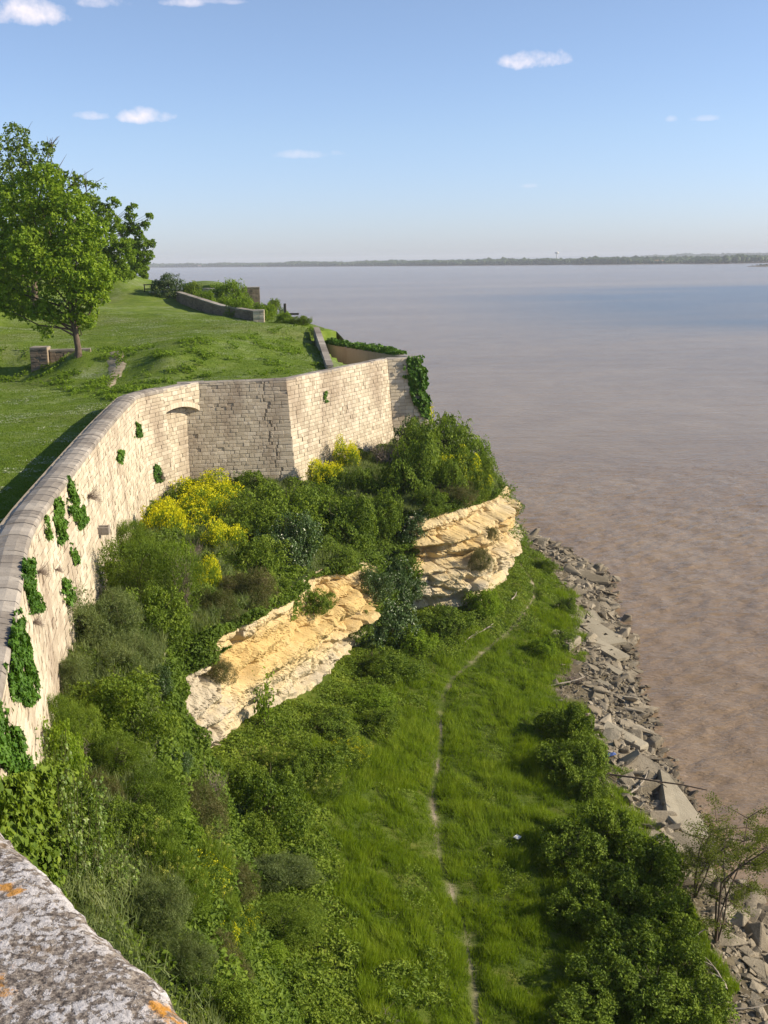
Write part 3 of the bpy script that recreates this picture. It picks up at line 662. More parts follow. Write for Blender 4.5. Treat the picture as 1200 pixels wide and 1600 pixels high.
def lay(face, zb, hc, ln, rs, skip=None, crack=None, quoin=None, prot=0.025, gap=0.008):
    """returns stone matrices laid in courses on a face; zb(u) bottom; crack(z)->u or None; quoin (side, width)"""
    out_ = []; z = face.zt - 0.02; k = 0
    while z > zb(0) - 0.3 and z > min(zb(0), zb(face.len)):
        h = rs.uniform(*hc); z0 = z - h; cuts = [0.0]; u = 0
        ck = None if crack is None else crack((z + z0) / 2)
        q0 = q1 = 0
        if quoin:
            if 'L' in quoin: q0 = 0.95 if k % 4 < 2 else 0.5
            if 'R' in quoin: q1 = 0.95 if k % 4 < 2 else 0.5
        u = q0
        if q0: cuts.append(q0)
        end = face.len - q1
        while u < end:
            u += rs.uniform(*ln); 
            if end - u < ln[0] * 0.7: u = end
            cuts.append(min(u, end))
        if q1: cuts.append(face.len)
        for a, b in zip(cuts[:-1], cuts[1:]):
            if b - a < 0.05: continue
            parts = [(a, b)]
            if ck is not None and a < ck < b:
                g = 0.02 + 0.035 * rs.random(); parts = [(a, ck - g), (ck + g, b)]
            for a_, b_ in parts:
                if b_ - a_ < 0.08: continue
                um = (a_ + b_) / 2; zm = (z + z0) / 2
                if z0 < zb(um): continue
                if skip and skip(um, zm): continue
                p = rs.uniform(-prot * .5, prot) ; 
                if rs.random() < 0.05: p -= 0.045
                A = face.at(a_ + gap, zm, p)[0]; B = face.at(b_ - gap, zm, p)[0]; C = (A + B) / 2
                t = B - A; w = np.linalg.norm(t); t /= w
                up_ = face.at(um, z)[0] - face.at(um, z0)[0]; up_ /= np.linalg.norm(up_); nn = np.cross(t, up_); nn /= np.linalg.norm(nn); up2 = np.cross(nn, t)
                # local axes: x along, y outward, z up
                out_.append((C, t, nn, up2, w, 0.045, h - gap * 2, int(rs.integers(8))))
        z = z0; k += 1
    return out_
def place_stones(parent, stones, mat=None, name='stone', limit=300, tone_seed=0, stuff_name='stonework'):
    if not stones: return
    C = np.array([s[0] for s in stones]); pr = proj(C); dist = np.linalg.norm(C - [0, 0, CAM_Z], axis=1)
    view = (C - [0, 0, CAM_Z]) / dist[:, None]; nn = np.array([s[2] for s in stones]); fac = np.clip(-(view * nn).sum(1), 0, 1)
    size = np.array([s[4] * s[6] for s in stones]) * fac / dist ** 2
    vis = (pr[:, 0] > -5) & (pr[:, 0] < 1205) & (pr[:, 1] > -5) & (pr[:, 1] < 1605); size[~vis] = -1
    order = np.argsort(-size); keep = set(order[:limit].tolist()); rest = []
    for i, (c, t, n, u, w, d, h, k) in enumerate(stones):
        if i in keep and size[i] > 0:
            me = BLOCKS[k][3]
            o = bpy.data.objects.new(name, me); COL.objects.link(o)
            o.matrix_world = Matrix([[t[0] * w, n[0] * d, u[0] * h, c[0]], [t[1] * w, n[1] * d, u[1] * h, c[1]], [t[2] * w, n[2] * d, u[2] * h, c[2]], [0, 0, 0, 1]])
            o.parent = parent
            if mat is not None: o.material_slots[0].link = 'OBJECT'; o.material_slots[0].material = mat
        else: rest.append((c, t, n, u, w, d, h, k))
    if rest:
        vs, f3, f4, t3, t4, off = [], [], [], [], [], 0; r = np.random.default_rng(tone_seed)
        for c, t, n, u, w, d, h, k in rest:
            v, tri, quad, _ = BLOCKS[k]; A = np.array([t * w, n * d, u * h]); vs.append(v @ A + c); f3.append(tri + off); f4.append(quad + off); off += len(v)
            q = r.random(); t3 += [q] * len(tri); t4 += [q] * len(quad)
        o = link(stuff_name, mesh(stuff_name, np.concatenate(vs), [np.concatenate(f3), np.concatenate(f4)], tone=t3 + t4), parent, mat or M['stone']); o['kind'] = 'stuff'
def core(face, zb, parent, thick=1.1, name='wall_core', mat=None, n=None, rec=0.055, top=None):
    n = n or max(2, int(face.len / 0.6)); us = np.linspace(0, face.len, n); zt = face.zt - 0.05 if top is None else top; rows_ = []
    zs = np.linspace(zt, 0, 6)
    A = []
    for u in us:
        b = zb(u) - 1.2; col = [face.at(u, zt + (b - zt) * q, -rec)[0] for q in np.linspace(0, 1, 6)]
        tn_ = face.nrm(u)[:2]; tn_ /= np.linalg.norm(tn_)
        ti = face.at(u, zt, 0)[0]; ti[:2] -= tn_ * thick; bi = ti.copy(); bi[2] = zt - 3.5
        A.append([bi, ti] + col)
    A = np.array(A); m_, k_ = A.shape[:2]; i = np.arange(m_ * k_).reshape(m_, k_)
    Fq = np.stack([i[:-1, :-1].ravel(), i[:-1, 1:].ravel(), i[1:, 1:].ravel(), i[1:, :-1].ravel()], 1)
    return link(name, mesh(name, A.reshape(-1, 3), Fq), parent, mat or M['mortar'])
def coping(face, parent, width, ln, rs, u0=0, u1=None, over=0.06, th=0.22, camber=0.10, mat=None, name='coping_stone'):
    """slabs laid across the top of the wall, cambered, each one its own object"""
    u = u0; u1 = face.len if u1 is None else u1
    while u < u1 - 0.05:
        w = rs.uniform(*ln); e = min(u + w, u1); dz = rs.uniform(-.018, .018); sec = []
        for uu in (u + 0.012, e - 0.012):
            p = face.at(uu, face.zt)[0]; n_ = face.nrm(uu)[:2]; n_ /= np.linalg.norm(n_)
            prof = [(over, -th), (over + 0.01, -0.07), (over - 0.06, 0.01), (-width * .28, camber * 0.8), (-width * .6, camber), (-width * .9, camber * .45), (-width - .04, -0.04), (-width - .04, -th)]
            sec.append([[p[0] + n_[0] * a, p[1] + n_[1] * a, face.zt + b + dz + (rs.uniform(-.012, .012) if i_ not in (0, 7) else 0)] for i_, (a, b) in enumerate(prof)])
        v = np.array(sec[0] + sec[1]); k = 8; c = v.mean(0); c[2] = face.zt
        fs = [[i, (i + 1) % k, (i + 1) % k + k, i + k] for i in range(k)]
        me = mesh(name, v - c, [np.array(fs), np.array([list(range(k))[::-1], list(range(k, 2 * k))])])
        o = link(name, me, parent, mat or M['coping']); o.location = c
        u = e

rs = np.random.default_rng(11)
K = (-14.2, 72.8); n1 = np.array([4.1, -1.67]) / 4.43
kl = LEFT.index((-14.2, 72.8))
leftA = catmull(np.array(LEFT[:kl + 1]), 60)
FA = Face(leftA, batter=0.10)
zbA = lambda u: 13.4 - 1.6 * min(1, max(0, (u - 30) / 35)) - 0.4
t_wall = empty('rampart_wall', (-12, 45, 12)); tag(t_wall, 'long curved limestone rampart wall with rounded grey coping and ivy patches, beside the lawn', 'wall')
t_wall_inv = None
t_wall.location = (0, 0, 0)
core(FA, zbA, t_wall)
stA = lay(FA, zbA, (0.20, 0.30), (0.34, 0.72), rs, prot=0.028, gap=0.007)
# spandrel and recess under the arch
B0 = np.array(K); B1 = np.array(C1); bd = (B1 - B0) / np.linalg.norm(B1 - B0); bn = np.array([bd[1], -bd[0]]); BL = float(np.linalg.norm(B1 - B0))
FB = Face([B0, B1], batter=0.03)
def arch_z(u):
    q = np.asarray(u) / BL; return 16.25 + 1.28 * np.sqrt(np.clip(1 - ((q - 0.42) / 0.70) ** 2, 0, 1)) + 0.15 * (1 - q)
# spandrel core: front sheet, soffit, back
us = np.linspace(0, BL, 22); fr = np.array([FB.at(u, arch_z(u) + 0.02, -0.07)[0] for u in us]); tp = np.array([FB.at(u, 18.95, -0.07)[0] for u in us])
bk = fr.copy(); bk[:, :2] -= bn * 0.95; tb = tp.copy(); tb[:, :2] -= bn * 1.0; n_ = len(us)
vv = np.concatenate([fr, tp, bk, tb]); fq = []
for i in range(n_ - 1):
    fq += [[i, i + 1, n_ + i + 1, n_ + i], [2 * n_ + i, 2 * n_ + i + 1, i + 1, i], [n_ + i, n_ + i + 1, 3 * n_ + i + 1, 3 * n_ + i]]
link('arch_core', mesh('arch_core', vv, np.array(fq)), t_wall, M['mortar'])
stB = lay(FB, lambda u: float(arch_z(u)) + 0.30, (0.24, 0.30), (0.4, 0.75), rs, prot=0.03)
for i in range(13):                                   # voussoirs of the arch
    ua, ub = BL * i / 13 + 0.01, BL * (i + 1) / 13 - 0.01; P8 = []
    for off in (0.03, -0.85):
        for (u_, d_) in ((ua, 0), (ub, 0), (ub, 0.34), (ua, 0.34)):
            q = FB.at(u_, float(arch_z(u_)) + d_, 0)[0]; q[:2] += bn * off; P8.append(q)
    P8 = np.array(P8); c = P8.mean(0)
    me = mesh('arch_stone', P8 - c, np.array([[0, 1, 2, 3], [7, 6, 5, 4], [0, 4, 5, 1], [1, 5, 6, 2], [2, 6, 7, 3], [3, 7, 4, 0]]))
    o = link('arch_stone', me, t_wall, M['stone']); o.location = c
Kr = B0 - bn * 0.8; Cr = B1 + (np.array(C1) - np.array(C2)) / np.linalg.norm(np.array(C1) - np.array(C2)) * 0.85
FR = Face([Kr, Cr], zt=18.2, batter=0.05)
core(FR, lambda u: 11.0, t_wall, thick=0.8, name='recess_core')
stR = lay(FR, lambda u: 11.0, (0.24, 0.30), (0.4, 0.75), rs, prot=0.02)
# return where the main wall steps back to the recess
FS = Face([FA.at(FA.len, 19)[0][:2], FA.at(FA.len, 19)[0][:2] - bn * 0.9], zt=18.2, batter=0.0); FS.at_old = FS.at
v4 = []
for z in (18.3, 11.0):
    p = FA.at(FA.len - 0.01, z)[0]; v4.append(p); q = p.copy(); q[:2] -= bn * 1.6; v4.append(q)
link('recess_return', mesh('recess_return', np.array(v4), np.array([[0, 1, 3, 2]])), t_wall, M['stone'])
place_stones(t_wall, stA + stB + stR, limit=300, tone_seed=1)
coping(FA, t_wall, 0.92, (0.34, 0.60), rs)
coping(FB, t_wall, 0.80, (0.5, 0.9), rs, over=0.02, th=0.14, camber=0.03)

# bastion: front, right face, short return, far flank
t_bas = empty('bastion'); tag(t_bas, 'pale limestone bastion with shaded cracked front, sunlit right face and large quoins', 'bastion')
m2 = miter(C1, C2, C3); m3 = miter(C2, C3, C4); m4 = miter(C3, C4, C5)
dC = (np.array(C2) - np.array(C1)) / np.linalg.norm(np.array(C2) - np.array(C1)); nC = np.array([dC[1], -dC[0]])
FF = Face([Cr - dC * 0.6, C2], mit1=m2); FG = Face([C2, C3], mit0=m2, mit1=m3); FH = Face([C3, C4], mit0=m3, mit1=m4); FI = Face([C4, C5], mit0=m4)
zb2 = lambda u: 10.9
def crack(z):
    q = (19 - z) / 7.5; return FF.len - 1.75 + 0.75 * q + 0.22 * math.sin(z * 4.1) + 0.10 * math.sin(z * 11)
stF = lay(FF, zb2, (0.22, 0.29), (0.26, 0.58), rs, crack=crack, quoin='R', prot=0.018, gap=0.006)
stG = lay(FG, lambda u: 10.7, (0.24, 0.31), (0.30, 0.70), rs, quoin='L', prot=0.03, gap=0.009)
stH = lay(FH, lambda u: 10.7, (0.26, 0.33), (0.42, 0.8), rs, prot=0.02)
stI = lay(FI, lambda u: 10.7, (0.26, 0.33), (0.6, 1.1), rs, prot=0.02)
for fc in (FF, FG, FH, FI): core(fc, lambda u: 10.9, t_bas, thick=0.85)
place_stones(t_bas, stF + stG + stH + stI, limit=300, tone_seed=2)
for fc in (FF, FG, FH, FI): coping(fc, t_bas, 0.72, (0.7, 1.2), rs, over=0.015, th=0.15, camber=0.02)

# retaining wall at the right end of the green bank and the parapet behind it
def low_wall(name, label, line, zt, h, width, hc=(0.2, 0.3), mat=None, cat='wall', zts=None, group=None):
    t = empty(name); tag(t, label, cat, group)
    L = np.array([p[:2] for p in line], float); f1 = Face(L, zt=0.0, batter=0.03); f2 = Face(L[::-1] - 0, zt=0.0, batter=0.03)
    # both faces: offset line for the far one
    n_ = np.array([f1.nrm(u)[:2] for u in f1.cum]); L2 = (L - n_ * width)[::-1]; f2 = Face(L2, zt=0.0, batter=0.03)
    zt = np.broadcast_to(np.asarray(zt if zts is None else zts, float), (len(L),)); r = np.random.default_rng(len(label))
    st = []
    for f, q in ((f1, zt), (f2, zt[::-1])):
        for s in lay(f, lambda u: -h, hc, (0.35, 0.7), r, prot=0.03):
            u_ = np.interp(((s[0][:2] - f.L[0]) @ (f.L[-1] - f.L[0])) / (np.linalg.norm(f.L[-1] - f.L[0]) + 1e-9), f.cum, f.cum)
            c = s[0].copy(); c[2] += np.interp(u_, f.cum, q); st.append((c,) + s[1:])
    place_stones(t, st, mat or M['bank_wall'], limit=300)
    A = []
    for i, p in enumerate(L):
        n2 = n_[i]; z = zt[i]
        A.append([[p[0] - n2[0] * .06, p[1] - n2[1] * .06, z - h], [p[0] - n2[0] * .06, p[1] - n2[1] * .06, z - .03], [p[0] - n2[0] * (width - .06), p[1] - n2[1] * (width - .06), z - .03], [p[0] - n2[0] * (width - .06), p[1] - n2[1] * (width - .06), z - h]])
    A = np.array(A); m_, k_ = A.shape[:2]; i = np.arange(m_ * k_).reshape(m_, k_)
    Fq = np.stack([i[:-1, :-1].ravel(), i[:-1, 1:].ravel(), i[1:, 1:].ravel(), i[1:, :-1].ravel()], 1)
    link('wall_core', mesh('wall_core', A.reshape(-1, 3), [Fq, np.array([[3, 2, 1, 0], [4 * m_ - 4, 4 * m_ - 3, 4 * m_ - 2, 4 * m_ - 1]])]), t, M['mortar'])
    k = 0.0
    while k < f1.len - 0.1:
        e = min(k + r.uniform(0.6, 1.0), f1.len); P8 = []
        for uu in (k + .01, e - .01):
            p = f1.at(uu, 0)[0]; nn = f1.nrm(uu)[:2]; nn /= np.linalg.norm(nn); z = np.interp(uu, f1.cum, zt)
            for a, b in ((.05, -.12), (.05, .03), (-width - .05, .05), (-width - .05, -.12)): P8.append([p[0] + nn[0] * a, p[1] + nn[1] * a, z + b + r.uniform(-.01, .01)])
        P8 = np.array(P8); c = P8.mean(0)
        o = link('coping_stone', mesh('coping_stone', P8 - c, np.array([[0, 1, 5, 4], [1, 2, 6, 5], [2, 3, 7, 6], [3, 0, 4, 7], [3, 2, 1, 0], [4, 5, 6, 7]])), t, M['coping']); o.location = c; k = e
    return t
pA = hit(276, 470, UPB); pB = hit(398, 502, UPB); pM = hit(345, 493, UPB)
low_wall('garden_wall', 'low dark stone wall running across the plateau in front of the bright bushes', [pA, pM, pB], 0, 1.6, 0.6, zts=[pA.z + 1.15, pM.z + 1.15, pB.z + 1.1])
pe = hit(398, 503, UPB)
low_wall('wall_pier', 'short square stone pier ending the low wall on the plateau', [(pe.x - 0.1, pe.y - 0.5), (pe.x + 1.1, pe.y - 0.45)], pe.z + 1.25, 1.8, 1.0, mat=M['stone'], cat='pier')
# sloping end wall of the green bank
q0 = at(498, 512, 20.7); q1 = at(520, 572, 18.9)
low_wall('end_wall', 'narrow sloping stone wall ending the green bank, with a bush on its top', [q1[:2], q0[:2]], 0, 3.0, 0.45, mat=M['stone'], zts=[18.95, 20.75])
# stone block beside the big tree and the old wall stub behind it
pb = hit(62, 577, UPB)
low_wall('stone_stub', 'squat block of old wall set in the mound beside the big tree', [(pb.x - 0.7, pb.y), (pb.x + 0.7, pb.y + 0.1)], pb.z + 1.75, 2.3, 1.4, cat='wall stub')
low_wall('mound_wall', 'dark low retaining wall under the big tree to the right of the stone stub', [(pb.x + 0.75, pb.y + 0.6), (pb.x + 4.0, pb.y + 1.2)], pb.z + 1.5, 2.2, 0.6)
# far bastion with lit wall, pier and grass top
f0 = at(318, 474, 19.6); f1_ = at(378, 479, 19.6)
low_wall('far_wall', 'pale sunlit wall of the far bastion under a grassy top', [(f0[0], f0[1]), (f1_[0], f1_[1])], 22.3, 5, 0.9, mat=M['stone'])
g0 = at(378, 472, 20.6)
low_wall('far_pier', 'brown square stone pier between the far wall and the round bush', [(g0[0], g0[1]), (g0[0] + 2.9, g0[1] + 0.3)], 22.9, 4.5, 2.0, mat=M['bank_wall'], cat='pier')
hm = gridmesh('far_rampart', 0, 1, 0, 1, 0.05, lambda P: 0 * P[:, 0]); c_ = np.empty(len(hm.vertices) * 3, np.float32); hm.vertices.foreach_get('co', c_); c_ = c_.reshape(-1, 3)
fa = at(300, 462, 21.0)[:2]; fb = at(372, 462, 21.0)[:2]; fd = np.array([-8.0, 34.0])
P2 = fa + (fb - fa) * c_[:, :1] + fd * c_[:, 1:2]; zz = 22.35 + 1.0 * np.sin(np.pi * c_[:, 1]) ** .5 * np.sin(np.pi * c_[:, 0]) ** .5 + 0.1 * fbm(np.c_[P2 * .3, 0 * P2[:, 0]], 2)
zz = np.where((c_[:, 0] < .01) | (c_[:, 0] > .99) | (c_[:, 1] > .99) | (c_[:, 1] < .01), 18, zz)
hm.vertices.foreach_set('co', np.c_[P2, zz].astype(np.float32).ravel()); hm.update()
tag(link('far_rampart', hm, mat=M['lawn']), kind='structure')

# rampart under the viewer with its lichened parapet
EA = at(0, 1275, 26.25)[:2]; EB = at(320, 1600, 26.25)[:2]; ed = (EA - EB) / np.linalg.norm(EA - EB)
V0 = EB - ed * 6.5; V1 = EB + ed * 11.5
FV = Face([V0, V1], zt=25.9, batter=0.1)
t_v = empty('viewpoint_wall'); tag(t_v, 'lichen covered stone parapet of the wall in the bottom left foreground', 'parapet')
core(FV, lambda u: 11.5, t_v, thick=0.9)
place_stones(t_v, lay(FV, lambda u: 11.5, (0.24, 0.32), (0.4, 0.75), rs, prot=0.03), limit=40, tone_seed=3)
def slab_stone(ua, ub, w, th, zt, n1_, seed, joint=0.0002):
    """coping slab with a worn rounded front arris, finely divided so that the edge is uneven"""
    nx, prof = max(6, int((ub - ua) / 0.015)), []
    for a in np.linspace(0, math.pi / 2, 7): prof.append((-0.035 + 0.035 * math.sin(a + 0), -0.035 + 0.035 * math.cos(a)))
    prof = [(-w, 0.0)] + [(-w + (w - 0.04) * q, 0.004 * math.sin(q * 9)) for q in np.linspace(0.05, 0.98, 22)] + prof + [(0.0, -th * 0.5), (0.0, -th)]
    P = []
    for u in np.linspace(ua + joint, ub - joint, nx):
        p = V0 + (V1 - V0) / np.linalg.norm(V1 - V0) * u; e = min((u - ua), (ub - u)); dr_ = -0.003 * math.exp(-(e / 0.008) ** 2)
        for a, b_ in prof: P.append([p[0] + n1_[0] * (a + dr_ * .6), p[1] + n1_[1] * (a + dr_ * .6), zt + b_ + dr_])
    P = np.array(P); k = len(prof); Q = P * np.array([1, 1, 1.0])
    ns = fbm(Q * 5, 3, 0.5) * .45; ns2 = fbm(Q * 28, 3, 0.6); edge = np.tile(np.array([1.0 if a > -0.06 else 0.35 for a, _ in prof]), nx)
    P[:, 2] += 0.010 * ns * 0.8 + 0.0022 * ns2; P[:, :2] += n1_ * (0.016 * ns + 0.004 * ns2)[:, None] * edge[:, None]
    i = np.arange(nx * k).reshape(nx, k); Fq = np.stack([i[:-1, :-1].ravel(), i[1:, :-1].ravel(), i[1:, 1:].ravel(), i[:-1, 1:].ravel()], 1)
    caps = [np.array([list(i[0])]), np.array([list(i[-1][::-1])])]
    c = P.mean(0); o = link('coping_slab', mesh('coping_slab', P - c, [Fq] + caps, smooth=True), t_v, M['lichen']); o.location = c
nv = np.array([ed[1], -ed[0]])
L_ = np.linalg.norm(V1 - V0); uj = [0, 1.3, 2.5, 3.9, 5.2, 7.75, 9.0, 10.2, 11.4, 12.6, 13.9, 15.2, 16.6, L_]
for i_, (a, b_) in enumerate(zip(uj[:-1], uj[1:])):
    slab_stone(a, b_, 0.95, 0.30, 26.25 + 0.0, nv, i_ * 3.1)
FACES_LEFT = [FA]; FACES_BAS = [FF, FG, FH, FI]
# ------------------------------------------------------------------ leaves and foliage
M['cap'] = stone_mat('pale grey cap rock', (0.34, 0.30, 0.23), (0.44, 0.39, 0.31), (0.54, 0.48, 0.37), (0.24, 0.20, 0.14), 0.5, 0.03)
def unitv(a): return a / (np.linalg.norm(a, axis=1)[:, None] + 1e-9)
def leaves(P, Nn, size, rs, asp=0.6, fold=0.25):
    """one folded kite per leaf: 4 vertices, 2 triangles written as one quad"""
    n = len(P); Nn = unitv(Nn); a = unitv(np.cross(Nn, rs.normal(size=(n, 3)))); b = np.cross(Nn, a)
    s = (np.broadcast_to(size, (n,)) * rs.uniform(0.65, 1.35, n))[:, None]
    v = np.stack([P - a * s, P + b * s * asp + Nn * s * fold, P + a * s, P - b * s * asp + Nn * s * fold], 1).reshape(-1, 3)
    f = np.arange(n * 4).reshape(n, 4); return v, f
def blades(P, D, length, width, rs):
    n = len(P); D = unitv(D); a = unitv(np.cross(D, rs.normal(size=(n, 3)))); L = (np.broadcast_to(length, (n,)) * rs.uniform(0.6, 1.4, n))[:, None]
    w = np.broadcast_to(width, (n,))[:, None] * 0.5; v = np.stack([P - a * w, P + a * w, P + D * L], 1).reshape(-1, 3)
    return v, np.arange(n * 3).reshape(n, 3)
def lobes_for(kind, rs, n=14, h=0.8):
    """sub-crowns filling an uneven dome of unit radius"""
    Ls = []
    for i in range(n):
        an = rs.uniform(0, 2 * math.pi); r = 0.80 * math.sqrt(rs.random()); top = h * math.sqrt(max(0.05, 1 - (r / 1.05) ** 2)); z = top * rs.uniform(0.25, 0.95)
        q = rs.uniform(0.16, 0.42); Ls.append((r * math.cos(an), r * math.sin(an), z, q, q, q * rs.uniform(0.75, 1.1)))
    Ls.append((0, 0, h * .35, .7, .7, h * .5)); return np.array(Ls)
def crown(Ls, n, size, rs, asp=0.6, gap=0.0, freq=2.2, out_bias=0.8, inner=0.3, noise_amp=0.22):
    w = (Ls[:, 3] * Ls[:, 4] + Ls[:, 3] * Ls[:, 5]); w /= w.sum(); k = rs.choice(len(Ls), int(n * 1.9), p=w)
    d = unitv(rs.normal(size=(len(k), 3)) + np.array([0, 0, .25])); rad = 1 - np.abs(rs.normal(0, 0.10, len(k))); deep = rs.random(len(k)) < inner; rad[deep] *= rs.uniform(0.45, 0.95, deep.sum())
    P = Ls[k, :3] + d * Ls[k, 3:6] * rad[:, None]; S = Ls[:, 3].mean()
    P = P + d * (S * noise_amp * fbm(P * freq * 1.5 / max(S * 3, .1), 3))[:, None]
    ok = np.ones(len(P), bool)
    for q in range(len(Ls)):                                   # drop most leaves buried deep in another lobe
        e = (((P - Ls[q, :3]) / Ls[q, 3:6]) ** 2).sum(1); ok &= ~((e < 0.45) & (rs.random(len(P)) < 0.8))
    if gap: ok &= fbm(P * freq / max(S * 3, .1), 2) > -gap
    P, d = P[ok][:n], d[ok][:n]; Nn = unitv(d * out_bias + rs.normal(size=P.shape) * 0.75 + np.array([0.1, 0, .35]))
    v, f = leaves(P, Nn, size, rs, asp); tone = np.clip(0.45 + 0.55 * fbm(P * 3 / max(S * 3, .1), 2) + rs.normal(0, 0.20, len(P)), 0, 1)
    return v, f, tone, P, d
def twig_net(rs, n=9, h=1.0, spread=0.8, rad=0.02, seg=5, sub=2):
    parts = []
    for i in range(n):
        an = rs.uniform(0, 6.28); e = np.array([math.cos(an) * spread * rs.uniform(.3, 1), math.sin(an) * spread * rs.uniform(.3, 1), h * rs.uniform(.6, 1)]); s = np.array([rs.normal(0, .06), rs.normal(0, .06), -0.15])
        t = np.linspace(0, 1, seg)[:, None]; P = s + (e - s) * t + rs.normal(0, 0.05, (seg, 3)) * t; P[:, 2] += 0.15 * np.sin(t[:, 0] * 3.1); parts.append(tube(P, np.linspace(rad, rad * .3, seg), 4))
        for j in range(sub):
            b0 = P[rs.integers(1, seg - 1)]; e2 = b0 + rs.normal(0, .22, 3) * spread + np.array([0, 0, .15 * h]); parts.append(tube(np.array([b0, (b0 + e2) / 2 + rs.normal(0, .03, 3), e2]), [rad * .5, rad * .35, rad * .15], 3))
    return merge(parts)
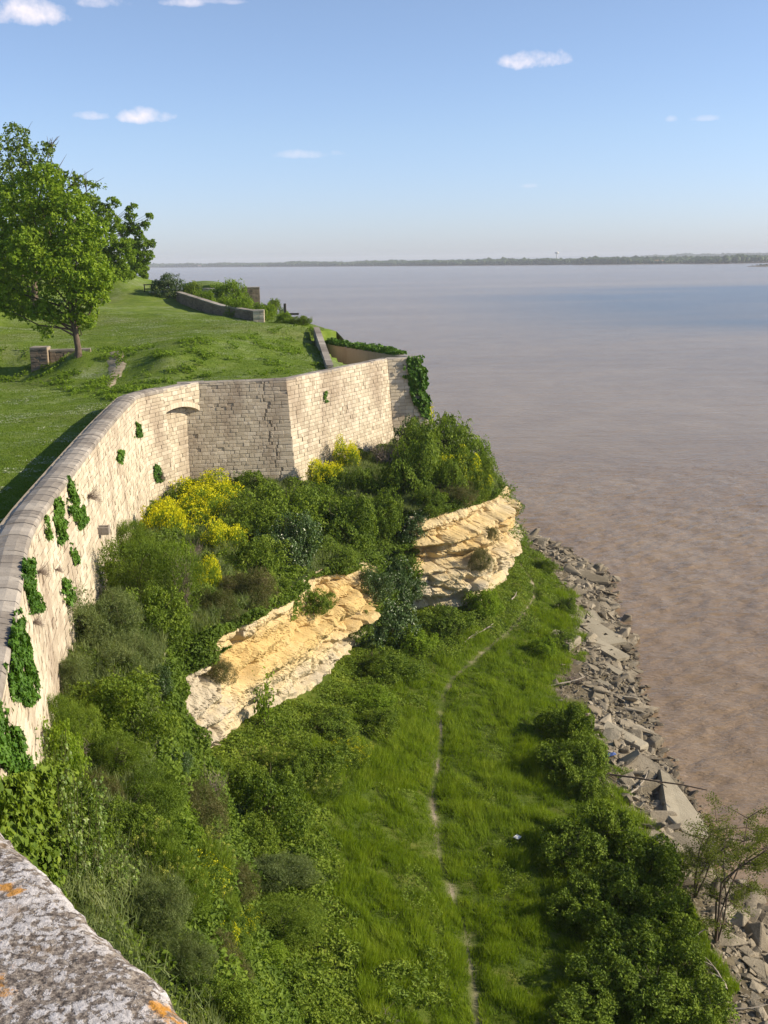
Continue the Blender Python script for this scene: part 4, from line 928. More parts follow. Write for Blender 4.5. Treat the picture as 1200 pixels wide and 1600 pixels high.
# prototypes: per kind a few meshes of unit radius
PROTO = {}
def proto(kind, i):
    if (kind, i) in PROTO: return PROTO[(kind, i)]
    rs = np.random.default_rng(hash_(kind) + i * 13); r = []
    if kind in ('shrub', 'dark', 'lime', 'bramble', 'ivyshrub'):
        mat = {'shrub': 'leaf_mid', 'dark': 'leaf_dark', 'lime': 'leaf_lime', 'bramble': 'leaf_bramble', 'ivyshrub': 'leaf_dark'}[kind]
        Ls = lobes_for(kind, rs, 20, 0.9); v, f, t, P, d = crown(Ls, 11500, 0.036 if kind == 'bramble' else 0.031, rs, gap=0.22, noise_amp=.7)
        r.append(('foliage', mesh('foliage', v, f, tone=t), M[mat])); tv, tf = twig_net(rs, 8, .9, .75); r.append(('branches', mesh('branches', tv, tf), M['stem']))
    elif kind == 'mustard':
        Ls = lobes_for(kind, rs, 12, 0.8); v, f, t, P, d = crown(Ls, 6000, 0.030, rs, asp=.4, gap=0.4); r.append(('foliage', mesh('foliage', v, f, tone=t), M['leaf_lime']))
        ok = (P[:, 2] > 0.22) & (fbm(P * 4, 2) > -0.25); Q = P[ok] + d[ok] * rs.uniform(0.0, .12, (ok.sum(), 1)) + np.array([0, 0, .04]); Q = Q[:2400]
        v, f = leaves(Q, rs.normal(size=Q.shape) + [.5, -.3, .6], 0.024, rs, .85); r.append(('flowers', mesh('flowers', v, f, tone=rs.random(len(f))), M['flower']))
    elif kind == 'fewflower':
        Ls = lobes_for(kind, rs, 14, 0.9); v, f, t, P, d = crown(Ls, 8000, 0.032, rs, asp=.45, gap=0.4); r.append(('foliage', mesh('foliage', v, f, tone=t), M['leaf_mid']))
        ok = (P[:, 2] > 0.35) & (fbm(P * 3, 2) > 0.15); Q = P[ok] + d[ok] * 0.06; Q = Q[rs.random(len(Q)) < .7][:1100]
        v, f = leaves(Q, rs.normal(size=Q.shape) + [0, 0, 1], 0.018, rs, .8); r.append(('flowers', mesh('flowers', v, f, tone=rs.random(len(f))), M['flower']))
    elif kind in ('fennel', 'broom', 'drygrass'):
        mat = {'fennel': 'leaf_fennel', 'broom': 'leaf_mid', 'drygrass': 'drygrass'}[kind]
        Ls = lobes_for(kind, rs, 18, 0.9); v0, f0, t0, _, _ = crown(Ls, 6500, 0.026, rs, asp=.4, gap=0.4, noise_amp=.4)
        _, _, _, P, d = crown(Ls, 11000, 0.03, rs, gap=0.3, inner=.3, noise_amp=.45); D = d * 0.55 + rs.normal(size=P.shape) * .75 + np.array([0, 0, .45])
        P = P + unitv(D) * rs.random((len(P), 1)) * .05; v, f = blades(P, D, 0.075, 0.011, rs); t = np.clip(.5 + .4 * fbm(P * 2.5, 2) + rs.normal(0, .2, len(P)), 0, 1)
        r.append(('foliage', mesh('foliage', np.concatenate([v0, v]), [f0, f + len(v0)], tone=np.concatenate([t0, t])), M[mat]))
        tv, tf = twig_net(rs, 10, .9, .7, .012); r.append(('branches', mesh('branches', tv, tf), M['stem']))
    elif kind == 'umbel':
        Ls = lobes_for(kind, rs, 12, 0.9); _, _, _, P, d = crown(Ls, 9000, 0.03, rs, gap=0.5, inner=.4); D = d * .6 + rs.normal(size=P.shape) * .5 + np.array([0, 0, .6]); v, f = blades(P, D, .10, .016, rs)
        r.append(('foliage', mesh('foliage', v, f, tone=np.clip(.5 + .4 * fbm(P * 2.5, 2) + rs.normal(0, .18, len(P)), 0, 1)), M['leaf_mid']))
        vs, fs, o_, st = [], [], 0, []
        for j in range(34):
            an, q = rs.uniform(0, 6.28), .85 * math.sqrt(rs.random()); c = np.array([q * math.cos(an), q * math.sin(an), .95 * math.sqrt(1 - q * q * .8) + rs.uniform(-.15, .12)]); Rr = rs.uniform(.035, .065)
            dd = unitv(rs.normal(size=(26, 3)) + [0, 0, .5]); v1, f1 = leaves(c + dd * Rr * [1, 1, .6], dd + rs.normal(size=dd.shape) * .4, .013, rs, .8); vs.append(v1); fs.append(f1 + o_); o_ += len(v1)
            st.append(tube(np.array([c * [.8, .8, .2], c * [.93, .93, .6], c]), [.008, .007, .004], 3))
        f_ = np.concatenate(fs); r.append(('flower_heads', mesh('flower_heads', np.concatenate(vs), f_, tone=rs.random(len(f_))), M['umbel'])); tv, tf = merge(st); r.append(('stem', mesh('stem', tv, tf), M['stem']))
    elif kind == 'mallow':                                   # big lobed leaves on upright stems
        vs, fs, tn_, o_, st = [], [], [], 0, []
        for j in range(26):
            an, q = rs.uniform(0, 6.28), .8 * math.sqrt(rs.random()); b0 = np.array([q * .7 * math.cos(an), q * .7 * math.sin(an), 0]); e = np.array([q * 1.15 * math.cos(an), q * 1.15 * math.sin(an), rs.uniform(.65, 1.15)]); mid = (b0 + e) / 2 + rs.normal(0, .03, 3); st.append(tube(np.array([b0, mid, e]), [.012, .01, .005], 4))
            for k in range(34):
                t_ = rs.uniform(.2, 1.0); c = b0 + (e - b0) * t_; ph = rs.uniform(0, 6.28); od = np.array([math.cos(ph), math.sin(ph), rs.uniform(-.2, .5)]); tip = c + od * rs.uniform(.05, .13) * (1.3 - .5 * t_)
                S = rs.uniform(.035, .075) * (1.25 - .55 * t_); nn = np.array([od[0] * .4, od[1] * .4, 1]) + rs.normal(0, .35, 3); nn /= np.linalg.norm(nn); a = np.cross(nn, [-od[1], od[0], 0.01]); a = od - nn * (od @ nn); a /= np.linalg.norm(a) + 1e-6; bb = np.cross(nn, a)
                angs = np.linspace(-2.6, 2.6, 11); rr = np.array([.55, .95, .6, 1.05, .7, 1.25, .7, 1.05, .6, .95, .55]) * S
                ring = [tip + a * math.cos(x) * y + bb * math.sin(x) * y - nn * y * .22 for x, y in zip(angs, rr)]; v1 = np.array([tip] + ring); f1 = np.array([[0, i + 1, i + 2] for i in range(10)])
                vs.append(v1); fs.append(f1 + o_); o_ += len(v1); tn_ += [rs.random()] * 10
        f_ = np.concatenate(fs); r.append(('foliage', mesh('foliage', np.concatenate(vs), f_, tone=tn_), M['leaf_mallow'])); tv, tf = merge(st); r.append(('stem', mesh('stem', tv, tf), M['stem']))
    elif kind == 'dead':
        parts = [twig_net(rs, 46, 1.0, 1.0, .013, 6, 4)]; tv, tf = merge(parts); r.append(('branches', mesh('branches', tv, tf), M['twig']))
    elif kind == 'sapling':
        tv, tf = twig_net(rs, 7, 1.3, .6, .018, 6, 2); r.append(('branches', mesh('branches', tv, tf), M['stem']))
        k = rs.integers(0, len(tv), 520); P = tv[k] + rs.normal(0, .07, (520, 3)); P = P[P[:, 2] > .25]; v, f = leaves(P, rs.normal(size=P.shape) + [0.5, -.3, 1], .055, rs, .6); r.append(('foliage', mesh('foliage', v, f, tone=rs.random(len(f))), M['leaf_lime']))
    for nm, me, mt in r: me.materials.append(mt)
    PROTO[(kind, i)] = r; return r
def hash_(s): return sum(ord(c) * (i + 3) for i, c in enumerate(s)) * 7
M['drygrass'] = leaf_material('dry grass and green stems', [(0.05, 0.075, 0.02), (0.10, 0.12, 0.03), (0.18, 0.16, 0.07), (0.26, 0.20, 0.11)], trans=0.3)
NAMES = {'shrub': ('shrub', 'shrub'), 'dark': ('dark_shrub', 'shrub'), 'lime': ('bright_shrub', 'shrub'), 'bramble': ('bramble_bush', 'bramble'), 'ivyshrub': ('ivy_mound', 'ivy'), 'mustard': ('mustard_plant', 'flowering plant'),
         'fewflower': ('flowering_shrub', 'flowering shrub'), 'fennel': ('fennel_plant', 'fennel'), 'broom': ('broom_bush', 'shrub'), 'drygrass': ('grass_clump', 'grass clump'), 'umbel': ('umbel_plant', 'umbel plant'), 'mallow': ('broad_leaf_plant', 'leafy plant'), 'dead': ('dead_bush', 'dead bush'), 'sapling': ('sapling', 'sapling')}
_cnt = {}
def plant(kind, cx, cy, w, h, label, bv=None, base=None, group=None, z=None, sink=0.12, hz=1.0, tall=None):
    """cx, cy, w, h: centre and size on the photograph; the plant is rooted where that line of sight meets the ground"""
    py = cy + 0.22 * h if base is None else base
    p = hit(cx, py, bv)
    if p is None or p.y > 400: print('MISS', label, cx, py); return None
    D = (p - V((0, 0, CAM_Z))).length; Rr = w / 2 * D / F; dip = math.radians(12.7) + math.atan((cy - 800) / F)
    Hh = h * D / F; Hh = max(Rr * 0.7, (Hh - 2 * Rr * math.sin(dip) * 0.55) / math.cos(dip)) * hz
    Hh = min(Hh, 1.45 * Rr) if not tall and kind not in ('dead', 'sapling', 'mallow') else Hh
    if tall: Hh = tall
    if kind == 'mustard': Rr *= 1.12; Hh = Hh * 1.25 + .5 + (1.3 if cx > 620 else 0)
    if cx > 620 and cy < 770 and D > 60: Hh *= 1.35
    i = _cnt.get(kind, 0) % (4 if kind in ('shrub', 'bramble') else 3 if kind in ('mustard',) else 2); n_ = _cnt.get(kind, 0); _cnt[kind] = n_ + 1
    nm, cat = NAMES[kind]; e = empty(nm, (p.x, p.y, p.z - sink * Hh)); rs = np.random.default_rng(n_ * 31 + hash_(kind)); e.rotation_euler.z = rs.uniform(0, 6.28)
    ax = rs.uniform(.9, 1.15); e.scale = (Rr * 1.06 * ax, Rr * 1.06 / ax, Hh); tag(e, label, cat, group)
    for nm2, me, mt in proto(kind, i): link2(nm2, me, e)
    return e
def link2(name, me, parent):
    o = bpy.data.objects.new(name, me); COL.objects.link(o); o.parent = parent
    if name in ('flowers', 'flower_heads'): o['kind'] = 'stuff'
    return o

TERR = [
 ('broom', 232, 905, 150, 150, 'big rounded green bush with a fuzzy top against the curved rampart wall'),
 ('broom', 215, 860, 90, 70, 'fuzzy top of broom with a few yellow flowers, touching the curved rampart wall'),
 ('shrub', 235, 965, 110, 110, 'green shrub directly below the big fuzzy bush by the curved wall'),
 ('shrub', 332, 752, 34, 46, 'small pointed green shrub at the foot of the shaded bastion front'),
 ('shrub', 385, 762, 90, 50, 'low green shrub along the foot of the shaded bastion front'),
 ('shrub', 300, 765, 50, 35, 'small shrub in the corner below the stone arch'),
 ('mustard', 325, 775, 90, 40, 'mustard clump in yellow flower close to the shaded bastion front'),
 ('mustard', 308, 806, 100, 46, 'mustard clump in yellow flower between the curved wall and the big dark shrub'),
 ('mustard', 262, 828, 74, 60, 'bright yellow mustard clump touching the foot of the curved rampart wall'),
 ('mustard', 352, 852, 60, 44, 'small round mustard clump in front of the big dark shrub on the terrace'),
 ('mustard', 322, 912, 48, 60, 'thin mustard plant beside the grey dead branches'),
 ('shrub', 440, 808, 150, 105, 'largest mid green shrub on the terrace, in front of the cracked bastion front'),
 ('shrub', 395, 835, 110, 85, 'spreading green shrub left of the largest terrace shrub'),
 ('dark', 455, 862, 110, 90, 'dark green shrub at the lip of the yellow cliff'),
 ('shrub', 395, 885, 100, 80, 'green shrub above the left part of the yellow cliff'),
 ('drygrass', 385, 925, 90, 70, 'tawny grass clump hanging over the lip of the yellow cliff'),
 ('drygrass', 335, 950, 70, 60, 'green and brown grass clump above the pale cliff blocks'),
 ('shrub', 540, 825, 110, 95, 'green shrub above the right tip of the yellow cliff'),
 ('shrub', 500, 800, 100, 80, 'green shrub just right of the bastion corner'),
 ('shrub', 590, 800, 80, 90, 'green shrub between the two yellow cliffs, high up'),
 ('mustard', 512, 750, 52, 44, 'mustard clump in flower at the right of the bastion corner'),
 ('mustard', 545, 722, 50, 46, 'rounded mustard clump halfway along the sunlit bastion face'),
 ('mustard', 582, 692, 38, 36, 'small mustard clump at the foot of the sunlit bastion face'),
 ('mustard', 632, 665, 86, 42, 'broad mustard clump at the right end of the bastion'),
 ('mustard', 672, 668, 50, 36, 'sparse mustard clump at the edge above the river'),
 ('shrub', 565, 755, 60, 70, 'green shrub in front of the sunlit bastion face'),
 ('dead', 600, 718, 60, 46, 'brown dead bush below the round mustard clump at the bastion foot'),
 ('dark', 650, 700, 80, 60, 'dark shrub with dry stalks under the broad mustard clump'),
 ('shrub', 645, 748, 100, 90, 'rounded dark green shrub in the middle of the promontory'),
 ('shrub', 700, 705, 90, 80, 'green shrub on the river side of the promontory'),
 ('fewflower', 715, 745, 80, 70, 'yellowish green shrub above the right yellow cliff'),
 ('shrub', 745, 735, 50, 80, 'dark green shrub at the outermost point of the promontory'),
 ('shrub', 737, 692, 38, 36, 'small leafy sprig standing out against the river'),
 ('shrub', 680, 640, 36, 44, 'small shrub against the river under the ivy covered wall end'),
 ('drygrass', 705, 770, 80, 34, 'short dry grass clump along the lip of the right cliff'),
 ('ivyshrub', 645, 815, 60, 100, 'dark ivy hanging left of the right yellow cliff'),
 ('ivyshrub', 610, 890, 80, 90, 'dark glossy ivy mass filling the gully between the two cliffs'),
 ('ivyshrub', 600, 950, 90, 100, 'dark ivy mass at the bottom of the gully'),
 ('ivyshrub', 640, 905, 50, 110, 'ivy column against the left side of the right cliff'),
 ('shrub', 560, 975, 50, 70, 'green shrub tucked behind the right tip of the yellow cliff'),
 ('fennel', 150, 985, 150, 120, 'pale feathery fennel below the curved wall with scattered yellow flowers'),
 ('fennel', 110, 1060, 90, 100, 'grey green fennel against the foot of the curved wall'),
 ('fennel', 195, 1040, 110, 90, 'pale fennel in the middle of the slope below the curved wall'),
 ('shrub', 190, 1105, 150, 120, 'bushy green shrub in the middle of the slope left of the pale cliff'),
 ('dark', 250, 1065, 54, 80, 'dark shrub at the left edge of the pale cliff'),
 ('broom', 115, 1140, 90, 80, 'grassy green bush at the foot of the curved wall'),
 ('broom', 170, 1180, 110, 70, 'feathery green bush below the bushy shrub on the slope'),
 ('dead', 192, 1190, 40, 50, 'dead brown brushwood on the slope below the curved wall'),
 ('dark', 270, 1185, 60, 70, 'dark olive shrub left of the foot of the pale cliff'),
 ('mallow', 45, 1235, 120, 110, 'broad leaved plant at the left edge behind the foreground parapet'),
 ('mallow', 125, 1290, 130, 130, 'tall broad leaved plant just behind the foreground parapet'),
 ('mallow', 165, 1370, 110, 110, 'broad leaved plant beside the middle of the foreground parapet'),
 ('broom', 225, 1250, 120, 100, 'feathery green bush behind the broad leaved plants'),
 ('drygrass', 300, 1265, 100, 90, 'pale green and straw coloured grass clump below the pale cliff'),
 ('umbel', 240, 1340, 110, 100, 'umbel plant with green flower heads behind the parapet'),
 ('umbel', 320, 1350, 110, 100, 'umbel plant with yellow green heads right of the other umbels'),
 ('umbel', 330, 1430, 100, 90, 'lower umbel plant with yellow heads above the tawny clump'),
 ('fennel', 250, 1430, 110, 100, 'dark feathery fennel beside the parapet edge'),
 ('fennel', 290, 1500, 90, 90, 'feathery green fennel near the lower end of the parapet'),
 ('drygrass', 345, 1510, 90, 100, 'tawny brown and green clump near the bottom of the slope'),
 ('fewflower', 375, 1440, 60, 90, 'small flowering shrub at the foot of the near slope'),
 ('shrub', 350, 1580, 90, 80, 'green shrub at the bottom edge beside the parapet end'),
]
TERR += [
 ('mallow', 62, 1225, 70, 130, 'tall broad leaved plant right against the foot of the curved wall'), ('mallow', 40, 1300, 90, 150, 'broad leaved plant hiding the near foot of the curved wall'),
 ('mallow', 85, 1330, 80, 130, 'broad leaved plant between the wall foot and the parapet edge'), ('broom', 75, 1200, 50, 60, 'small feathery bush at the foot of the curved wall'), ('drygrass', 150, 1235, 70, 60, 'pale grass clump among the bushes below the curved wall'),
 ('shrub', 200, 1300, 90, 80, 'green shrub between the broad leaved plants and the umbels'), ('lime', 270, 1290, 80, 60, 'light green shrub above the umbel plants'),
 ('shrub', 700, 762, 60, 50, 'green shrub spilling over the lip of the right cliff'), ('shrub', 672, 782, 50, 50, 'leafy shrub over the left end of the lip of the right cliff'), ('fewflower', 745, 765, 50, 40, 'yellowish shrub over the right end of the right cliff'),
 ('shrub', 520, 870, 70, 40, 'shrub spilling over the right part of the yellow cliff lip'), ('shrub', 430, 915, 60, 36, 'green shrub spilling over the middle of the yellow cliff lip'), ('lime', 275, 870, 60, 60, 'light green weeds between the fuzzy bush and the dead twigs')]
TERR += [('shrub', 708, 672, 80, 80, 'tall green shrub near the ivy end of the bastion on the river side'), ('lime', 742, 712, 50, 70, 'yellowish green shrub leaning out over the river at the promontory tip'), ('shrub', 668, 715, 80, 80, 'dense green shrub behind the rounded dark one on the promontory'), ('mustard', 600, 676, 50, 40, 'mustard clump between the small one and the broad one along the sunlit face')]
for a in TERR: plant(*a)
plant('dead', 300, 872, 44, 40, 'round brown nest of dead twigs on the terrace between mustard plants')
plant('dead', 288, 940, 40, 90, 'bare grey dead branches beside the big fuzzy bush', hz=1.2)
for a in [
 ('fewflower', 300, 1385, 100, 90, 'flowering shrub with many small yellow flowers between the umbels'), ('fewflower', 350, 1470, 90, 80, 'yellow flowered shrub above the tawny clump near the parapet end'), ('umbel', 280, 1400, 100, 90, 'umbel plant nearest the parapet edge'), ('dead', 205, 1260, 70, 50, 'dry brown brushwood behind the broad leaved plants'),
 ('dead', 330, 1245, 60, 60, 'bare grey twigs at the foot of the pale end of the cliff'), ('drygrass', 370, 1380, 80, 70, 'straw tinted grass clump at the left edge of the meadow'), ('fennel', 430, 1360, 110, 60, 'pale feathery weeds at the left of the meadow'), ('broom', 440, 1440, 110, 60, 'low feathery weeds at the foot of the near slope'),
 ('lime', 400, 1500, 90, 50, 'light green weeds at the foot of the near slope'), ('dark', 600, 985, 100, 90, 'dark glossy shrub filling the foot of the gully'), ('ivyshrub', 585, 905, 60, 110, 'dark ivy column against the right tip of the yellow cliff'), ('umbel', 430, 1195, 80, 50, 'pale flower heads under the sapling'), ('dead', 120, 1180, 50, 44, 'dry brown weeds against the fuzzy slope below the curved wall'),
 ('lime', 360, 470, 60, 40, 'lime green shrub hiding the middle of the far sunlit wall'), ('shrub', 400, 466, 30, 40, 'green shrub against the square pier')]: plant(*a, hz=1.25)
for cx, bs, w, tl, kd, lb in [(60, 1290, 110, 2.3, 'mallow', 'very tall broad leaved plant rising against the near foot of the curved wall'), (92, 1345, 120, 2.4, 'mallow', 'tallest broad leaved plant, close beyond the parapet by the curved wall'), (112, 1400, 110, 2.2, 'mallow', 'tall broad leaved plant next to the parapet below the tallest one'),
                          (85, 1235, 90, 2.0, 'lime', 'tall light green shrub against the lower part of the curved wall'), (118, 1320, 100, 1.9, 'shrub', 'tall green shrub behind the tallest broad leaved plant'), (98, 1180, 80, 1.7, 'broom', 'tall feathery bush touching the curved wall above the light green shrub')]:
    plant(kd, cx, bs, w, w, lb, base=bs, tall=tl)
CLF = [('shrub', 493, 945, 54, 40, 'green tuft growing on a ledge of the yellow cliff'), ('drygrass', 333, 1055, 58, 54, 'bushy tuft on the pale left end of the cliff'), ('drygrass', 752, 878, 44, 44, 'brown green tuft on the face of the right cliff')]
for a in CLF: plant(*a, base=a[2] + 5)
TAL = [
 ('sapling', 412, 1115, 80, 80, 'sapling with large pale leaves at the foot of the yellow cliff'), ('shrub', 375, 1225, 90, 90, 'green shrub in front of the pale end of the cliff'), ('shrub', 340, 1185, 30, 56, 'narrow green shrub growing up the pale end of the cliff'),
 ('shrub', 420, 1250, 130, 110, 'large pale green shrub at the left of the meadow'), ('shrub', 385, 1310, 80, 90, 'leafy shrub at the left edge of the meadow below the large pale one'), ('dark', 370, 1270, 50, 60, 'dark shrub in the hollow at the left edge of the meadow'),
 ('shrub', 475, 1185, 120, 70, 'low green shrub under the middle of the yellow cliff'), ('lime', 575, 1095, 90, 50, 'light green shrub under the right part of the yellow cliff'), ('shrub', 520, 1135, 90, 50, 'green shrub under the right half of the yellow cliff'),
 ('shrub', 600, 1040, 110, 60, 'green shrub in front of the gully'), ('lime', 640, 1005, 80, 50, 'light green shrub right of the gully'), ('shrub', 700, 975, 90, 54, 'green shrub at the foot of the right cliff'), ('lime', 755, 945, 60, 50, 'bright shrub under the right end of the right cliff'),
 ('umbel', 500, 1230, 90, 50, 'patch of yellow green umbels at the left of the meadow'), ('fewflower', 545, 1180, 70, 50, 'pale weedy shrub with a few yellow flowers in the meadow'), ('shrub', 450, 1210, 70, 60, 'mid green shrub under the sapling'),
 ('drygrass', 766, 828, 26, 50, 'olive grass clump behind the right end of the right cliff'), ('shrub', 590, 1130, 70, 46, 'low shrub at the upper left edge of the meadow')]
for a in TAL: plant(*a)
plant('dead', 600, 1598, 60, 22, 'dead root stump at the bottom edge of the picture', hz=.6)
HED = [
 ('bramble', 882, 1135, 80, 70, 'far left lobe of the upper bramble hedge'), ('bramble', 912, 1185, 80, 80, 'upper bramble hedge lobe nearest the rocks'), ('bramble', 875, 1195, 90, 70, 'bramble hedge lobe on the meadow side of the upper hedge'), ('bramble', 915, 1235, 70, 50, 'lowest lobe of the upper bramble hedge'),
 ('bramble', 945, 1300, 100, 90, 'top lobe of the lower bramble hedge'), ('bramble', 895, 1330, 110, 80, 'shaded meadow side lobe of the lower bramble hedge'), ('bramble', 1005, 1350, 110, 90, 'lower bramble hedge lobe beside the rubble'), ('bramble', 955, 1400, 120, 90, 'middle lobe of the lower bramble hedge'),
 ('bramble', 1035, 1430, 100, 90, 'bramble lobe left of the spindly shore tree'), ('bramble', 900, 1420, 90, 70, 'dark bramble lobe reaching into the meadow'), ('bramble', 985, 1475, 130, 90, 'wide bramble lobe in the lower right'), ('bramble', 1060, 1500, 90, 80, 'bramble lobe next to the bare roots on the shore'),
 ('bramble', 1010, 1550, 130, 90, 'bramble mass near the bottom edge'), ('bramble', 1090, 1575, 110, 80, 'bramble lobe at the bottom right beside the stones'), ('bramble', 930, 1530, 110, 80, 'bramble lobe at the meadow edge near the bottom'), ('bramble', 900, 1595, 120, 60, 'bramble lobe cut by the bottom edge'),
 ('shrub', 885, 945, 34, 40, 'small green bush at the top of the drilled slabs'), ('shrub', 882, 1000, 40, 40, 'small green bush left of the drilled slabs'), ('lime', 850, 1015, 44, 36, 'light green weeds between the path and the slabs'), ('shrub', 850, 885, 36, 40, 'green bush by the bend of the path')]
for a in HED: plant(*a)
UPB_ = [
 ('dark', 262, 447, 46, 40, 'dark upright bush at the far left of the plateau bushes', None), ('shrub', 296, 452, 40, 42, 'green bush next to the dark upright bush on the plateau', None), ('lime', 320, 466, 36, 30, 'light green bush behind the low plateau wall', None),
 ('lime', 348, 474, 34, 36, 'tall light green bush in front of the far sunlit wall', None), ('lime', 376, 482, 46, 34, 'light green bush behind the right part of the low plateau wall', None), ('shrub', 397, 452, 40, 38, 'round green bush above the square pier', None),
 ('shrub', 428, 472, 36, 44, 'green bush right of the square pier on the cliff edge', None), ('lime', 412, 488, 40, 30, 'lime green weeds at the end of the low plateau wall', None), ('shrub', 472, 500, 30, 16, 'low green sprig at the edge above the river', None),
 ('dark', 489, 516, 18, 20, 'small round bush on the top of the sloping end wall', None), ('lime', 445, 496, 30, 18, 'light green weeds at the brink of the plateau', None)]
for k, cx, cy, w, h, lb, _ in UPB_: plant(k, cx, cy, w, h, lb, base=cy + h * 0.42, bv=UPB)

# ivy creeping on masonry: leaves sampled on the wall face inside an outline
def face_samples(faces, n, rs, z0=11.2, z1=19.05):
    P, Nn = [], []; tot = sum(f.len for f in faces)
    for f in faces:
        k = int(n * f.len / tot); u = rs.uniform(0, f.len, k); z = rs.uniform(z0, min(z1, f.zt + .05), k); P.append(f.at(u, z, 0.03)); q = np.diff(f.L, axis=0)
        sg_ = np.clip(np.searchsorted(f.cum, u) - 1, 0, len(q) - 1); t = q[sg_] / np.linalg.norm(q[sg_], axis=1)[:, None]; Nn.append(np.c_[t[:, 1], -t[:, 0], np.full(k, .1)])
    return np.concatenate(P), np.concatenate(Nn)
rsI = np.random.default_rng(5)
SA = face_samples([FA], 900000, rsI); SB = face_samples([FG, FH, FI], 260000, rsI, 11, 19.2); pSA, pSB = proj(SA[0]), proj(SB[0])
def ivy(label, S, pS, poly, dens=1.0, size=0.075, depth=0.16, mat='ivy', name='ivy_patch', cat='ivy', top=None):
    W_ = min(24, max(q[0] for q in poly) - min(q[0] for q in poly)); q_ = np.array(poly, float); bb = np.flatnonzero((pS > q_.min(0) - W_).all(1) & (pS < q_.max(0) + W_).all(1)); Sb = S[0][bb]
    jit = np.stack([fbm(Sb * 1.7, 3), fbm(Sb * 1.7 + 20, 3)], 1) * W_ * .24 + rsI.normal(0, W_ * .06, Sb.shape[:1] + (2,))
    k = bb[inpoly(pS[bb] + jit, poly) & (rsI.random(len(bb)) < dens)]; P, Nn = S[0][k].copy(), S[1][k]
    if len(P) < 3: print('IVY none', label); return
    keep = fbm(P * 2.2, 3) > -0.18; P, Nn = P[keep], Nn[keep]
    P += Nn * (depth * np.clip(.5 + fbm(P * 1.4, 2), 0, 1.3) * rsI.random(len(P)))[:, None]
    v, f = leaves(P, Nn + rsI.normal(size=P.shape) * .45 + [0, 0, .3], size, rsI, .75, .2); c = v.mean(0)
    o = link(name, mesh(name, v - c, f, tone=np.clip(.5 + .4 * fbm(P * 2, 2) + rsI.normal(0, .2, len(P)), 0, 1)), None, M[mat]); o.location = c; tag(o, label, cat)
ivy('glossy ivy covering the near end of the curved wall at the left edge', SA, pSA, [(-30, 935), (14, 932), (30, 960), (40, 1010), (52, 1060), (48, 1100), (30, 1100), (14, 1060), (6, 1010), (-30, 1000)], .9, .06)
ivy('ivy strip running down beside the near end of the curved wall', SA, pSA, [(-30, 1080), (4, 1100), (20, 1150), (36, 1200), (40, 1240), (10, 1200), (-30, 1180)], .9, .06)
ivy('leafy creepers climbing the lowest visible part of the curved wall behind the parapet', SA, pSA, [(-40, 1225), (30, 1215), (75, 1190), (95, 1300), (110, 1420), (60, 1700), (-200, 1700), (-80, 1400)], .8, .075, .6, mat='leaf_mid')
ivy('narrow ivy tongue on the wall beside the brown withered weed', SA, pSA, [(34, 872), (44, 880), (50, 920), (60, 950), (50, 960), (42, 920), (36, 900)], .9, .07)
ivy('broadest ivy tongue hanging from the coping of the curved wall', SA, pSA, [(103, 745), (112, 752), (122, 775), (136, 815), (124, 826), (112, 800)], .9, .07)
ivy('middle ivy tongue hanging below the coping of the curved wall', SA, pSA, [(84, 782), (90, 780), (102, 815), (98, 848), (90, 850), (86, 815)], .9, .07)
ivy('thin ivy streak left of the middle ivy tongue', SA, pSA, [(70, 805), (75, 812), (78, 842), (72, 846)], .6, .06)
ivy('thin ivy streak low on the curved wall', SA, pSA, [(108, 845), (114, 850), (122, 880), (118, 884), (110, 862)], .6, .06)
ivy('ivy patch just above the fennel on the curved wall', SA, pSA, [(96, 905), (108, 910), (116, 935), (106, 946), (98, 930)], .6, .07)
ivy('small ferny weed high on the curved wall near the arch', SA, pSA, [(212, 660), (219, 664), (221, 682), (212, 684)], .5, .07)
ivy('green weed tuft on the curved wall below the ferny weed', SA, pSA, [(182, 704), (192, 706), (190, 724), (182, 720)], .4, .08)
ivy('green weed growing from the joint beside the arched recess', SA, pSA, [(240, 730), (250, 732), (256, 748), (246, 752)], .7, .08)
ivy('green tuft growing high on the sunlit bastion face', SB, pSB, [(504, 612), (512, 612), (513, 628), (506, 630)], .7, .07)
ivy('thick ivy curtain covering the right end of the bastion', SB, pSB, [(632, 562), (660, 556), (700, 560), (700, 680), (660, 650), (648, 632), (640, 600)], .95, .13, .55)
# ivy along the top of the parapet behind the bastion
for lb, (u0, u1) in (('leafy ivy lying on the parapet top behind the bastion', (3, 14)), ('ivy on the far end of the parapet behind the bastion', (14.5, 20))):
    n_ = 2600; u = rsI.uniform(u0, u1, n_); P = FI.at(u, 19.0, 0); P[:, :2] -= np.array([.9, .4]) * rsI.uniform(-.3, .9, (n_, 1)); P[:, 2] += rsI.random(n_) * (.35 + .35 * fbm(P * .9, 2)); v, f = leaves(P, rsI.normal(size=P.shape) + [0, 0, 1], .12, rsI, .7); c = v.mean(0)
    o = link('ivy_patch', mesh('ivy_patch', v - c, f, tone=rsI.random(n_)), None, M['ivy']); o.location = c; tag(o, lb, 'ivy')
